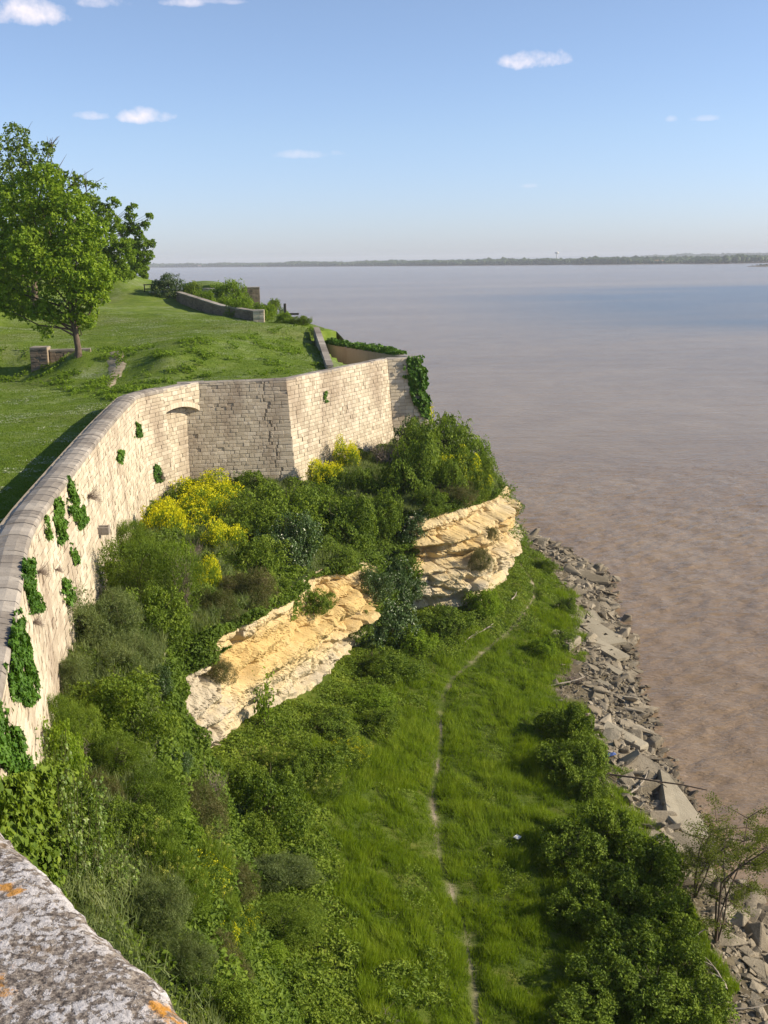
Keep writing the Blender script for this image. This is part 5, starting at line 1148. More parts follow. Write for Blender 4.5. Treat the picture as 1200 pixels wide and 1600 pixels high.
# withered weeds on the curved wall
for lb, px, py, s in (('large withered brown weed spreading on the curved wall', 138, 775, .55), ('withered brown weed on the near part of the curved wall', 60, 893, .35), ('small withered weed below the nearer brown one', 52, 972, .3), ('withered weed by the corner of the arched recess', 251, 745, .45), ('brown withered tuft beside the ivy above the fennel', 88, 890, .25)):
    k = np.argmin(((pSA - [px, py]) ** 2).sum(1)); e = empty('withered_weed', SA[0][k]); e.scale = (s, s, s); nn = V(SA[1][k]); e.rotation_euler = nn.to_track_quat('Z', 'Y').to_euler(); tag(e, lb, 'weed'); link2('branches', proto('dead', 0)[0][1], e)
k = np.argmin(((pSA - [155, 826]) ** 2).sum(1)); p = SA[0][k]; e = empty('stone_spout', p); tag(e, 'small square stone gutter box sticking out of the curved wall', 'gutter'); a = math.atan2(SA[1][k][1], SA[1][k][0]); e.rotation_euler.z = a
def boxmesh(name, sx, sy, sz, c=(0, 0, 0), bev=0.02):
    b = bmesh.new(); bmesh.ops.create_cube(b, size=1); bmesh.ops.scale(b, vec=(sx, sy, sz), verts=b.verts); bmesh.ops.translate(b, vec=c, verts=b.verts)
    if bev: bmesh.ops.bevel(b, geom=b.edges[:], offset=bev, segments=1, affect='EDGES')
    me = bpy.data.meshes.new(name); b.to_mesh(me); b.free(); return me
for nm, a_ in (('trough_floor', (.6, .5, .1, (.15, 0, -.2))), ('trough_side', (.6, .08, .3, (.15, .22, -.05))), ('trough_side', (.6, .08, .3, (.15, -.22, -.05))), ('trough_front', (.08, .36, .3, (.42, 0, -.05)))):
    link(nm, boxmesh(nm, *a_), e, M['coping'])

# ------------------------------------------------------------------ ground cover, grass (stuff)
rsg = np.random.default_rng(21)
def visible(P, m=25):
    q = proj(P); return (q[:, 0] > -m) & (q[:, 0] < 1200 + m) & (q[:, 1] > 300) & (q[:, 1] < 1600 + m * 2)
def bilinear(A, a, b):
    m_, n_ = A.shape[:2]; i = np.clip((a * (m_ - 1)).astype(int), 0, m_ - 2); j = np.clip((b * (n_ - 1)).astype(int), 0, n_ - 2); u = (a * (m_ - 1) - i)[:, None]; v = (b * (n_ - 1) - j)[:, None]
    return A[i, j] * (1 - u) * (1 - v) + A[i + 1, j] * u * (1 - v) + A[i, j + 1] * (1 - u) * v + A[i + 1, j + 1] * u * v
n_ = 330000; a, b_ = rsg.random(n_), rsg.uniform(.08, .93, n_); P = bilinear(A_bank, a, b_); P = P[visible(P)]
cl = np.clip(.45 + fbm(P * .55, 3), 0, 1.2); P2 = P + np.c_[np.zeros(len(P)), np.zeros(len(P)), cl * .75 * rsg.random(len(P)) ** .6]
h = fbm(P * .4 + 7, 2) + rsg.normal(0, .25, len(P)); g1 = h > 0
D_ = np.linalg.norm(P2 - [0, 0, CAM_Z], axis=1); sz = 0.035 + 0.0009 * D_
v1, f1 = leaves(P2[g1], rsg.normal(size=P2[g1].shape) * .8 + [.2, -.1, .9], sz[g1], rsg); q1 = P2[g1]
tag(link('undergrowth', mesh('undergrowth', v1, f1, tone=np.clip(.45 + .4 * fbm(q1 * .7, 3) + rsg.normal(0, .16, len(q1)), 0, 1)), None, M['leaf_mid']), 'dense leafy undergrowth covering the slope below the rampart walls', 'undergrowth', kind='stuff')
q2 = P2[~g1]; v2, f2 = blades(q2, rsg.normal(size=q2.shape) * .5 + [0, 0, 1], .34, .03, rsg)
tag(link('slope_grass', mesh('slope_grass', v2, f2, tone=np.clip(.5 + .4 * fbm(q2 * .7, 3) + rsg.normal(0, .2, len(q2)), 0, 1)), None, M['leaf_fennel']), 'rough grass growing between the shrubs of the slope', 'grass', kind='stuff')
# vegetated parts of the cliff: near left, gully, far side
tu = tU / (len(ST) - 1)
def span(t0, t1, n, s0=0., s1=1.):
    return rsg.uniform(s0, s1, n), rsg.uniform(t0, t1, n) / (len(ST) - 1)
segs = [(1, 4.6, 58000, 0, 1), (11.3, 13.7, 26000, 0, 1), (17.6, 21, 14000, 0, 1), (4.8, 6.2, 5000, .0, .25), (5.5, 11, 9000, 0, .07), (13.5, 18.2, 8000, 0, .08), (8.8, 9.6, 600, .1, .3)]
PP = np.concatenate([bilinear(A_cliff, *span(*s)) for s in segs]); PP = PP[visible(PP)]; PP = PP[fbm(PP * .6, 3) > -.6]
PP = PP + unitv(np.c_[np.ones(len(PP)), -.3 * np.ones(len(PP)), .6 * np.ones(len(PP))]) * (np.clip(.5 + fbm(PP * .5, 3), 0, 1.2) * .8 * rsg.random(len(PP)))[:, None]
v1, f1 = leaves(PP, rsg.normal(size=PP.shape) * .7 + [.5, -.2, .8], .075, rsg)
tag(link('hanging_undergrowth', mesh('hanging_undergrowth', v1, f1, tone=np.clip(.4 + .45 * fbm(PP * .7, 3) + rsg.normal(0, .16, len(PP)), 0, 1)), None, M['leaf_mid']), 'creepers and undergrowth covering the steep slope and the gully between the cliffs', 'undergrowth', kind='stuff')
# meadow strip
n_ = 1150000; P = np.c_[rsg.uniform(-10, 18, n_), 26 + 100 * rsg.random(n_) ** 1.5]; 
dF, sF = poly_dist(P, FT[2:20, :2]); dR, sR = poly_dist(P, RUBIN); dP, _ = poly_dist(P, PATH)
p3 = np.c_[P, np.zeros(len(P))]; nzr = fbm(p3 * .5, 3)
ok = (sF < 0) & ((sR > 0) | True); ok &= ~((sR > 0) & (dR > 0.7 + 1.6 * np.clip(nzr, -.4, 1))); P, dF, dR, dP, p3, nzr = P[ok], dF[ok], dR[ok], dP[ok], p3[ok], nzr[ok]
bare = dP < .09 + .16 * fbm(p3 * .7, 2); P, dF, dP, p3, nzr = P[~bare], dF[~bare], dP[~bare], p3[~bare], nzr[~bare]
G = np.c_[P, low_z(P) - .02]; k = visible(G); G, dF, dP, nzr = G[k], dF[k], dP[k], nzr[k]
weed = (dF < 3.6 + 2.6 * nzr) | ((fbm(np.c_[G[:, :2] * .33, 0 * G[:, 0]] + 50, 3) > .36) & (dP > .8) & (rsg.random(len(G)) < .6)); wd = weed & (rsg.random(len(G)) < .55); gr = ~weed; print('meadow', gr.sum(), wd.sum())
Gg = G[gr]; n1_ = fbm(Gg * .45, 3); n2_ = fbm(Gg * 1.6 + 3, 2); L = (0.25 + .24 * np.clip(n1_, -.6, 1) + .22 * np.clip(n2_, -.6, 1)) * np.clip(.62 + dP[gr] / 1.6, .5, 1.15)
lean = np.stack([fbm(Gg * .3 + 9, 2) * .5, fbm(Gg * .3 + 4, 2) * .5, np.zeros(len(Gg))], 1)
v, f = blades(Gg, rsg.normal(size=Gg.shape) * [.3, .3, .05] + lean + [0, 0, 1], np.maximum(L, .07), .030, rsg)
tag(link('meadow_grass', mesh('meadow_grass', v, f, tone=np.clip(.50 + .45 * n1_ + .35 * n2_ + rsg.normal(0, .2, len(Gg)), 0, 1)), None, M['grass']), 'tall grass of the riverside meadow on both sides of the footpath', 'grass', kind='stuff')
Gw = G[wd]; Gw = Gw + np.c_[np.zeros(len(Gw)), np.zeros(len(Gw)), (.25 + .55 * np.clip(fbm(Gw * .6, 3), -.3, 1)) * np.clip(.25 + dF[wd] / 2.5, 0, 1) * rsg.random(len(Gw)) ** .5]
v, f = leaves(Gw, rsg.normal(size=Gw.shape) * .75 + [.1, 0, .9], np.where(dF[wd] < 6, .07, .045), rsg)
tag(link('meadow_weeds', mesh('meadow_weeds', v, f, tone=np.clip(.5 + .4 * fbm(Gw * .8, 3) + rsg.normal(0, .16, len(Gw)), 0, 1)), None, M['leaf_mid']), 'nettles and low weeds along the foot of the cliffs', 'weeds', kind='stuff')
# turf: short blades on the lawn and leafy weeds on the green bank
n_ = 420000; y = 32 + 100 * rsg.random(n_) ** 1.7; P = np.c_[y * rsg.uniform(-.37, -.05, n_), y]; dO, sO = poly_dist(P, OUT); ok = (sO > 0) & (dO > .9); P = P[ok]; G = np.c_[P, up_z(P)]; k = visible(G); G = G[k]
nb = fbm(G * .5, 3); v, f = blades(G, rsg.normal(size=G.shape) * [.5, .5, .05] + [0, 0, 1], .05 + .05 * np.clip(nb, 0, 1), .045, rsg)
tag(link('lawn_grass', mesh('lawn_grass', v, f, tone=np.clip(.5 + .35 * nb + rsg.normal(0, .18, len(G)), 0, 1)), None, M['turf']), 'short turf of the lawn and the green bank', 'grass', kind='stuff')
pg = proj(G); bankz = [(-20, 545), (60, 548), (190, 545), (260, 535), (480, 508), (500, 520), (524, 566), (450, 588), (310, 592), (220, 612), (180, 628), (120, 622), (60, 600), (-20, 600)]
k = inpoly(pg, bankz); Gb = G[k]; nb = fbm(Gb * .55, 3) + .5 * fbm(Gb * 2.1, 2); Gb = Gb[nb + .25 * (proj(Gb)[:, 0] < 330) > .42]; Gb = Gb[rsg.random(len(Gb)) < .8] + [0, 0, .06]; Gb[:, 2] += rsg.random(len(Gb)) * .22
v, f = leaves(Gb, rsg.normal(size=Gb.shape) * .6 + [.1, 0, 1], .10, rsg); tag(link('bank_weeds', mesh('bank_weeds', v, f, tone=np.clip(.5 + .3 * fbm(Gb, 2) + rsg.normal(0, .2, len(Gb)), 0, 1)), None, M['leaf_lime']), 'leafy weeds scattered over the green bank inside the bastion', 'weeds', kind='stuff')
nd = fbm(G * np.array([.22, .3, .3]) + 2, 4); k = (nd > .18) & (rsg.random(len(G)) < .3) & ~inpoly(pg, bankz); Gd = G[k] + [0, 0, .07]; v, f = leaves(Gd, rsg.normal(size=Gd.shape) * .4 + [0, 0, 1], .028, rsg, .9, .1)
tag(link('clover_heads', mesh('clover_heads', v, f, tone=rsg.random(len(Gd))), None, M['daisy']), 'white clover and daisies in pale drifts across the lawn', 'flowers', kind='stuff')
# trodden gully path up the bank
g = [hit(*p, UPB) for p in [(187, 548), (180, 560), (183, 575), (175, 592), (168, 606)]]; g = catmull([tuple(p) for p in g], 30); wv = []
for i, p in enumerate(g):
    w_ = 0.45 + .35 * math.sin(i * .12) + .1 * math.sin(i * 1.3)
    for q in np.linspace(-1, 1, 7): x, y_ = p[0] + q * w_, p[1] + .1 * math.sin(i + q); wv.append([x, y_, float(up_z(np.array([[x, y_]]))[0]) + .10 - .14 * abs(q) ** 2.5])
i = np.arange(len(g) * 7).reshape(-1, 7); tag(link('bank_path', mesh('bank_path', np.array(wv), np.stack([i[:-1, :-1].ravel(), i[:-1, 1:].ravel(), i[1:, 1:].ravel(), i[1:, :-1].ravel()], 1), smooth=True), None, M['dirt']), kind='structure')

# ------------------------------------------------------------------ trees
def tree(name, label, base, top_lobes, depth, n, leaf, mat, trunk_r, limbs=14, seed=1, zmin=None, bare=0, gap=.3):
    """top_lobes: (px, py, radius px, dy metres) read off the photograph at the tree's distance"""
    rs = np.random.default_rng(seed); B = np.array(base, float); Ls = []
    for px, py, r, dy in top_lobes:
        c = aty(px, py, depth + dy); q = r * (depth + dy) / F; Ls.append([*(c - B), q, q, q * .9])
    Ls = np.array(Ls); sub = []
    for l in Ls:                                                # break every mass into smaller sprays
        for j in range(16):
            d = rs.normal(size=3); d /= np.linalg.norm(d); q = l[3] * rs.uniform(.2, .45); sub.append([*(l[:3] + d * l[3] * rs.uniform(.55, .92)), q * 1.15, q, q * .7])
        sub.append([*l[:3], l[3] * .7, l[3] * .7, l[3] * .65])
    S = np.array(sub); v, f, t, P, d = crown(S, n, leaf, rs, gap=gap, freq=3.0, inner=.25, noise_amp=.4); e = empty(name, B); tag(e, label, 'tree')
    link('crown', mesh('crown', v, f, tone=t), e, M[mat])
    H = Ls[:, 2].max(); ctr = Ls[:, :3].mean(0); tp = np.array([[0, 0, -.4], [.05, 0, .6], [ctr[0] * .15, ctr[1] * .15, H * .25], [ctr[0] * .5, ctr[1] * .5, H * .55], [ctr[0] * .8, ctr[1] * .8, H * .85]])
    tv, tf = tube(tp, [trunk_r * 1.5, trunk_r, trunk_r * .85, trunk_r * .5, trunk_r * .15], 10); link('trunk', mesh('trunk', tv, tf, smooth=True), e, M['bark'])
    pts = np.concatenate([Ls, S[rs.choice(len(S), limbs, replace=False)]]); parts = []
    for l in pts:
        z0 = np.clip(l[2] * rs.uniform(.35, .6), H * .12, H * .6); s = np.array([np.interp(z0, tp[:, 2], tp[:, k]) for k in range(3)]); e2 = l[:3]; m = (s + e2) / 2 + [0, 0, -.06 * np.linalg.norm(e2 - s)] + rs.normal(0, .2, 3); parts.append(tube(np.array([s, m, e2]), [trunk_r * .38, trunk_r * .22, trunk_r * .06], 5))
    for j in range(bare):
        l = Ls[rs.integers(len(Ls))] if j % 2 else Ls[-1]; s = l[:3]; e2 = s + np.array([rs.uniform(-.2, 1.1), rs.normal(0, .3), rs.uniform(.5, 1.2)]) * l[3] * 1.25; parts.append(tube(np.array([s, (s + e2) / 2 + rs.normal(0, .15, 3), e2]), [.05, .035, .012], 4))
    tv, tf = merge(parts); link('limbs', mesh('limbs', tv, tf, smooth=True), e, M['bark'])
    return e
tb = hit(122, 556, UPB); print('tree', tb)
tree('lawn_tree', 'tall leafy tree standing on the mound beside the stone stub, nearest of the trees', (tb.x, tb.y, tb.z), [(60, 300, 44, 0), (20, 330, 60, 1), (100, 350, 46, -1), (128, 360, 38, -1.5), (150, 430, 34, 0), (120, 420, 44, -2), (60, 400, 60, -1.5), (0, 420, 60, 0), (95, 470, 42, -1), (150, 460, 26, 0), (70, 500, 26, -1), (130, 495, 22, 0), (20, 470, 34, 0), (110, 320, 26, 0)], tb.y, 30000, .16, 'leaf_tree', .25, seed=2, gap=.16)
def far_tree(label, bpx, bpy_, lob, n, leaf, mat, tr, seed, dy=0, bare=0, gap=.3, name='hill_tree'):
    p = hit(bpx, bpy_, UPB)
    if p is None: print('no base', label); return
    return tree(name, label, (p.x, p.y, p.z), lob, p.y + dy, n, leaf, mat, tr, seed=seed, bare=bare, gap=gap)
b1 = at(30, 505, 21.0)
tree('hill_tree', 'tallest tree behind the nearest one, with bare twigs showing at its top', (b1[0], b1[1] + 6, 21.0), [(28, 215, 28, 0), (10, 250, 40, 0), (60, 250, 28, 0), (85, 275, 26, 0), (0, 290, 60, 0), (110, 290, 26, 0), (135, 300, 24, 0), (60, 310, 50, 1), (-20, 380, 80, 2), (10, 450, 60, 2), (78, 232, 12, 0)], b1[1] + 6, 20000, .18, 'leaf_mid', .4, seed=3, bare=26, gap=.06)
b2 = at(150, 440, 25.0)
for lb, b, lob, n_, mt, sd, bare in [
    ('wooded tree on the hillside between the tall tree and the upright one', (-52, 140, 25.5), [(140, 318, 20, 0), (178, 318, 10, 0), (160, 335, 20, 0), (178, 348, 16, 0), (165, 375, 30, 0), (190, 395, 26, 0), (150, 400, 34, 0), (175, 420, 26, 0), (192, 425, 16, 0), (130, 370, 34, 0)], 16000, 'leaf_tree', 4, 8),
    ('upright open tree at the right end of the hillside trees', (-52, 168, 24.0), [(202, 326, 8, 0), (210, 322, 6, 0), (233, 338, 7, 0), (238, 380, 8, 0), (205, 340, 11, 0), (212, 360, 12, 0), (228, 352, 9, 0), (222, 378, 14, 0), (204, 385, 17, 0), (226, 400, 14, 0), (212, 410, 18, 0), (195, 360, 12, 0)], 9000, 'leaf_tree', 5, 12),
    ('small round bright green tree at the far end of the hillside', (-56, 185, 22.5), [(221, 422, 12, 0), (214, 414, 9, 0), (226, 430, 8, 0)], 3500, 'leaf_lime', 6, 0),
    ('dark tree filling the gap behind the nearest trees at the left edge', (-48, 115, 23.5), [(20, 420, 60, 0), (70, 400, 50, 0), (110, 410, 40, 0), (0, 350, 70, 0), (130, 400, 26, 0)], 14000, 'leaf_mid', 7, 0),
    ('low green bush tree at the skyline of the grassy hill', (-54, 150, 25.5), [(190, 425, 14, 0), (170, 430, 16, 0), (205, 430, 9, 0)], 4000, 'leaf_lime', 8, 0)]:
    z = drop(b[0], b[1], bv=UPB); tree('hill_tree', lb, (b[0], b[1], z), [(q[0], q[1], q[2] * .88, q[3]) for q in lob], b[1], int(n_ * 1.5), .14, mt, .26, seed=sd, bare=bare, gap=.15)

# the wood goes on over the hill, left of the picture
for x, y, r_, lb in ((-66, 118, 5.5, 'broad tree on the hill just beyond the left edge of the view'), (-80, 150, 6.0, 'tree on the hill crest left of the view'), (-72, 98, 5.0, 'tree on the hill slope left of the view, nearer the lawn')):
    z = drop(x, y, bv=UPB); e_ = []
    for k in range(9):
        c = np.array([x + rsg.normal(0, r_ * .4), y + rsg.normal(0, r_ * .4), z + rsg.uniform(4, 12)]); q = proj(c[None])[0]; e_.append((q[0], q[1], F * r_ * .38 / c[1], c[1] - y))
    tree('hill_tree', lb, (x, y, z), e_, y, 11000, .2, 'leaf_tree', .35, seed=int(-x), gap=.2)
# ------------------------------------------------------------------ shore: rocks, slabs, driftwood
rk = np.random.default_rng(33); ROCKS = []; RAW = []
def hull(pts):
    b = bmesh.new(); 
    for p in pts: b.verts.new(p)
    bmesh.ops.convex_hull(b, input=b.verts); bmesh.ops.delete(b, geom=[v_ for v_ in b.verts if not v_.link_faces], context='VERTS')
    RAW.append((np.array([v_.co[:] for v_ in b.verts]), [[v_.index for v_ in f_.verts] for f_ in b.faces]) if not b.verts.index_update() else None)
    bmesh.ops.bevel(b, geom=b.edges[:], offset=.025, segments=1, affect='EDGES')
    me = bpy.data.meshes.new('rock'); b.to_mesh(me); b.free(); return me
for i in range(9):
    P = rk.normal(size=(11, 3)); P /= np.abs(P).max(1)[:, None] ** .8; P *= [1, .68, .24 if i < 6 else .5]; P += rk.normal(0, .04, P.shape); me = hull(P * .5); me.materials.append(M['rock']); ROCKS.append(me)
TRI = []
rb = np.random.default_rng(8); CAPS = []
for i in range(5):
    Pc = np.array([[a, b_, c_] for a in (-.5, .5) for b_ in (-.5, .5) for c_ in (-.5, .5)]) * [1, .8, .55] + rb.normal(0, .07, (8, 3)); Pc = np.concatenate([Pc, rb.normal(0, .3, (5, 3)) * [1, .8, .5]]); mc = hull(Pc); mc.materials.append(M['cliff']); ta_ = mc.attributes.new('tone', 'FLOAT', 'FACE'); ta_.data.foreach_set('value', np.full(len(mc.polygons), .42, np.float32)); CAPS.append(mc)
u_ = 5.6
while u_ < 18.2:
    if 8.2 < u_ < 13.9 or u_ > 17.6: u_ += .2; continue
    k = u_ / (len(ST) - 1) * (NU - 1); c = A_cliff[int(2 + rb.integers(0, 5)), int(k)]; o = bpy.data.objects.new('cap_rock', CAPS[int(rb.integers(5))]); COL.objects.link(o); o.parent = cliff; s = rb.uniform(.45, .95)
    o.location = (c[0] - .3, c[1] + .1, c[2] - .28 + rb.normal(0, .1)); o.rotation_euler = (rb.normal(0, .12), rb.normal(0, .12), math.atan2(*tan[int(k)][::-1]) + rb.normal(0, .25)); o.scale = (s, s * .8, s * rb.uniform(.7, 1.1)); u_ += rb.uniform(.12, .45)
for v_, f_ in RAW[:9]: TRI.append((v_, np.array([q for q in f_ if len(q) == 3])))
n_ = 90000; P = np.c_[rk.uniform(4, 24, n_), rk.uniform(22, 125, n_)]; dR, sR = poly_dist(P, RUBIN); dS, sS = poly_dist(P, SHORE); ok = (sR > 0) & ((sS < 0) | (dS < .7)) & ((dR > .5) | (rk.random(n_) < .25)); P, dR, dS, sS = P[ok], dR[ok], dS[ok], sS[ok]
dens = .5 + .5 * (dS < 3.4) + .45 * (P[:, 1] < 50); k = rk.random(len(P)) < dens * .62; P, dS = P[k], dS[k]; print('rocks', len(P))
size = np.minimum(.19 / np.maximum(rk.random(len(P)), .002) ** .40, 1.25) * np.where(dS < 3.4, 1.2, .7); Pz = np.c_[P, low_z(P)]; pr = proj(Pz); vis = (pr[:, 0] < 1230) & (pr[:, 1] < 1630)
ps = size / np.linalg.norm(Pz - [0, 0, CAM_Z], axis=1) * vis; order = np.argsort(-ps); big = set(order[:288].tolist()); vs, fs, tn_, off = [], [], [], 0
LAND = [(790, 830, 'at the far end of the shore below the right cliff'), (850, 870, 'near the white log by the bend of the footpath'), (915, 890, 'above the broad flat boulder'), (935, 940, 'around the broad flat boulder'), (950, 990, 'beside the drilled slabs'), (900, 1060, 'beside the thin concrete beams'), (960, 1060, 'between the beams and the water'),
        (930, 1110, 'just above the squared block'), (985, 1130, 'between the squared block and the water'), (1000, 1170, 'around the long grey slab'), (1020, 1215, 'between the long grey slab and the triangular slab'), (990, 1260, 'under the long dark branch'), (1050, 1330, 'around the dark boulder'), (1010, 1310, 'between the lower hedge and the triangular slab'),
        (1110, 1400, 'among the roots of the spindly tree'), (1170, 1420, 'on the water side of the spindly tree'), (1150, 1480, 'around the pale oval stone'), (1120, 1540, 'beside the tangle of bare roots'), (1180, 1570, 'in the bottom right corner')]
LP = np.array([q[:2] for q in LAND], float); seen = {}
for i in order:
    if i not in big: continue
    k = int(np.argmin(((LP - pr[i]) ** 2).sum(1))); side = 'water side' if dS[i] < 1.6 else 'meadow side'; seen.setdefault((k, side), []).append(i)
LABEL = {}
for (k, side), ids in seen.items():
    for r_, i in enumerate(ids):
        if r_ == 0 and len(ids) > 1: LABEL[i] = ('largest loose rock, %s, %s' % (side, LAND[k][2]), 'rocks of the rubble shore')
        else: LABEL[i] = ('loose rock, %s, %s' % (side, LAND[k][2]), 'loose rocks on the %s, %s' % (side, LAND[k][2]))
for i in range(len(P)):
    x, y, z = Pz[i]; s = size[i]; kk = int(rk.integers(len(ROCKS))); rot = Matrix.Rotation(rk.uniform(0, 6.28), 3, 'Z') @ Matrix.Rotation(rk.normal(0, .28), 3, 'X') @ Matrix.Rotation(.12 + rk.normal(0, .28), 3, 'Y')
    zz = max(z, -.15) + s * .05
    if i in big:
        o = bpy.data.objects.new('rock', ROCKS[kk]); COL.objects.link(o); o.matrix_world = Matrix.Translation((x, y, zz)) @ rot.to_4x4() @ Matrix.Diagonal((s * rk.uniform(.8, 1.5), s, s, 1))
        tag(o, LABEL[i][0], 'rock', LABEL[i][1])
    else:
        v, t = TRI[kk]; v = (v * s) @ np.array(rot).T + [x, y, zz]; vs.append(v); fs.append(t + off); off += len(v); tn_ += [rk.random()] * len(t)
tag(link('rubble', mesh('rubble', np.concatenate(vs), np.concatenate(fs), tone=tn_), None, M['rock']), 'loose stones and gravel of the rubble shore', 'rubble', kind='stuff')
# fine gravel
def slab_grid(name, xs, ys, th, holes, mat, warp=.02, seed=0):
    """plate cut on a grid of lines, cells in holes left open all the way through"""
    r = np.random.default_rng(seed); nx, ny = len(xs), len(ys); X, Y = np.meshgrid(xs, ys, indexing='ij'); X = X + r.normal(0, warp, X.shape); Y = Y + r.normal(0, warp, Y.shape)
    top = np.stack([X, Y, np.full(X.shape, th / 2) + r.normal(0, .006, X.shape)], -1).reshape(-1, 3); bot = top.copy(); bot[:, 2] -= th; idx = np.arange(nx * ny).reshape(nx, ny); o_ = nx * ny; cells = {(i, j) for i in range(nx - 1) for j in range(ny - 1)} - set(holes); f = []
    for i, j in cells:
        a, b, c, d = idx[i, j], idx[i + 1, j], idx[i + 1, j + 1], idx[i, j + 1]; f += [[a, b, c, d], [a + o_, d + o_, c + o_, b + o_]]
        for (p, q), nb in (((a, b), (i, j - 1)), ((b, c), (i + 1, j)), ((c, d), (i, j + 1)), ((d, a), (i - 1, j))):
            if nb not in cells: f.append([p, p + o_, q + o_, q])
    return link(name, mesh(name, np.concatenate([top, bot]), np.array(f)), None, M[mat])
def lay_slab(o, px, py, z, yaw, pitch, roll_, label, cat='slab', group=None):
    p = at(px, py, z); o.location = p; o.rotation_euler = (R(pitch), R(roll_), R(yaw)); tag(o, label, cat, group); return o
for i, (px, py, z, yaw, L_s, W_s, lb) in enumerate([(918, 975, 1.5, -58, 6.2, 1.9, 'pale concrete slab with square holes, upper one of the pair lying side by side'), (926, 1002, 1.25, -50, 5.4, 1.5, 'pale concrete slab with square holes, lower one of the pair lying side by side'), (925, 1030, 1.0, -46, 4.8, .8, 'narrow pale concrete plank with a hole below the drilled slabs')]):
    xs = np.array([-.5, -.33, -.28, -.05, 0, .26, .31, .5]) * L_s; ys = np.array([-.5, -.1, .14, .5]) * W_s
    lay_slab(slab_grid('drilled_slab', xs, ys, .22, [(1, 1), (3, 1), (5, 1)][: 3 if i < 2 else 1], 'slab', .03, i), px, py, z, yaw, -6, 12, lb)
for i, (px, py, z, yaw, L_s, W_s, lb) in enumerate([(900, 1050, 1.2, -44, 5.0, .35, 'long thin concrete beam below the drilled slabs'), (880, 1062, 1.3, -42, 4.2, .3, 'shorter thin concrete beam nearest the meadow'), (915, 1068, .9, -44, 4.6, .4, 'long thin concrete beam nearest the water')]):
    lay_slab(slab_grid('concrete_beam', np.linspace(-.5, .5, 4) * L_s, np.array([-.5, .5]) * W_s, .22, [], 'slab', .015, 9 + i), px, py, z, yaw, 0, 8, lb, 'beam')
def prism(name, outline, th, mat, seed=0, taper=.06):
    r = np.random.default_rng(seed); P = np.array(outline, float); n = len(P); c = P.mean(0); top = np.c_[c + (P - c) * (1 - taper), th / 2 + r.normal(0, .03, n)]; mid = np.c_[P, th * .3 + r.normal(0, .02, n)]; bot = np.c_[P * 1.02, np.full(n, -th / 2)]
    v = np.concatenate([top, mid, bot]); q = [[a + i, a + n + i, a + n + (i + 1) % n, a + (i + 1) % n] for a in (0, n) for i in range(n)]
    return link(name, mesh(name, v, [np.array(q), np.array([list(range(n)), list(range(3 * n - 1, 2 * n - 1, -1))])]), None, M[mat])
lay_slab(prism('triangular_slab', [(-.6, 3.2), (-.8, .8), (-1.0, -1.6), (-.3, -2.6), (1.3, -2.7), (.9, -1.2), (.4, 1.0), (-.2, 2.9)], .5, 'slab', 1), 1062, 1262, .75, -4, 3, 16, 'big pale triangular slab at the water edge, largest single slab on the shore')
lay_slab(prism('long_slab', [(-2.8, .6), (-2.3, -.7), (-.6, -1.2), (2.6, -.9), (3.0, -.2), (1.2, .7), (-1.2, 1.0)], .5, 'rock', 2), 978, 1190, 1.0, -34, 4, 10, 'long flat grey slab with a dark hole, above the brushwood of the shore')
lay_slab(prism('block', [(-1.3, .4), (-1.2, -.5), (1.3, -.45), (1.4, .4)], .7, 'slab', 3), 972, 1155, .9, -38, 0, 14, 'squared pale stone block above the long grey slab', 'block')
lay_slab(prism('boulder', [(-1.1, .8), (-1.3, -.2), (-.3, -.9), (.9, -.7), (1.3, .2), (.3, .9)], 1.2, 'rock', 4), 1065, 1335, .8, 10, 5, 5, 'dark rounded boulder beside the spindly shore tree', 'boulder')
lay_slab(prism('block', [(-1.0, .9), (-1.1, -.8), (.8, -.9), (1.0, .7)], .5, 'slab', 5), 880, 1000, 2.0, -30, 4, 5, 'square brownish slab standing left of the drilled slabs')
lay_slab(prism('long_slab', [(-2.4, .3), (-2.2, -.35), (2.0, -.4), (2.4, .25)], .35, 'slab', 6), 948, 985, .7, -64, 0, 20, 'narrow pale plank of stone on the water side of the drilled slabs')
lay_slab(prism('flat_stone', [(-.8, .3), (-.7, -.25), (0, -.45), (.85, -.3), (.8, .25), (0, .45)], .25, 'slab', 7), 1165, 1500, .7, 5, 3, 4, 'pale oval flat stone near the bottom right corner', 'stone')
lay_slab(prism('flat_stone', [(-1.1, .2), (-1.0, -.25), (1.0, -.3), (1.1, .2)], .3, 'slab', 8), 1155, 1455, .8, -28, 3, 6, 'pale bar shaped stone above the oval flat stone', 'stone')
lay_slab(prism('flat_stone', [(-1.5, .7), (-1.6, -.5), (.2, -.9), (1.6, -.3), (1.2, .7)], .5, 'rock', 9), 925, 905, .6, -30, 3, 10, 'broad flat boulder at the water edge above the drilled slabs', 'boulder')
lay_slab(prism('flat_stone', [(-1.2, .7), (-1.3, -.4), (.4, -.8), (1.4, -.2), (1.0, .7)], .5, 'rock', 10), 905, 945, .9, -20, 8, 10, 'greenish leaning slab below the broad flat boulder', 'slab')
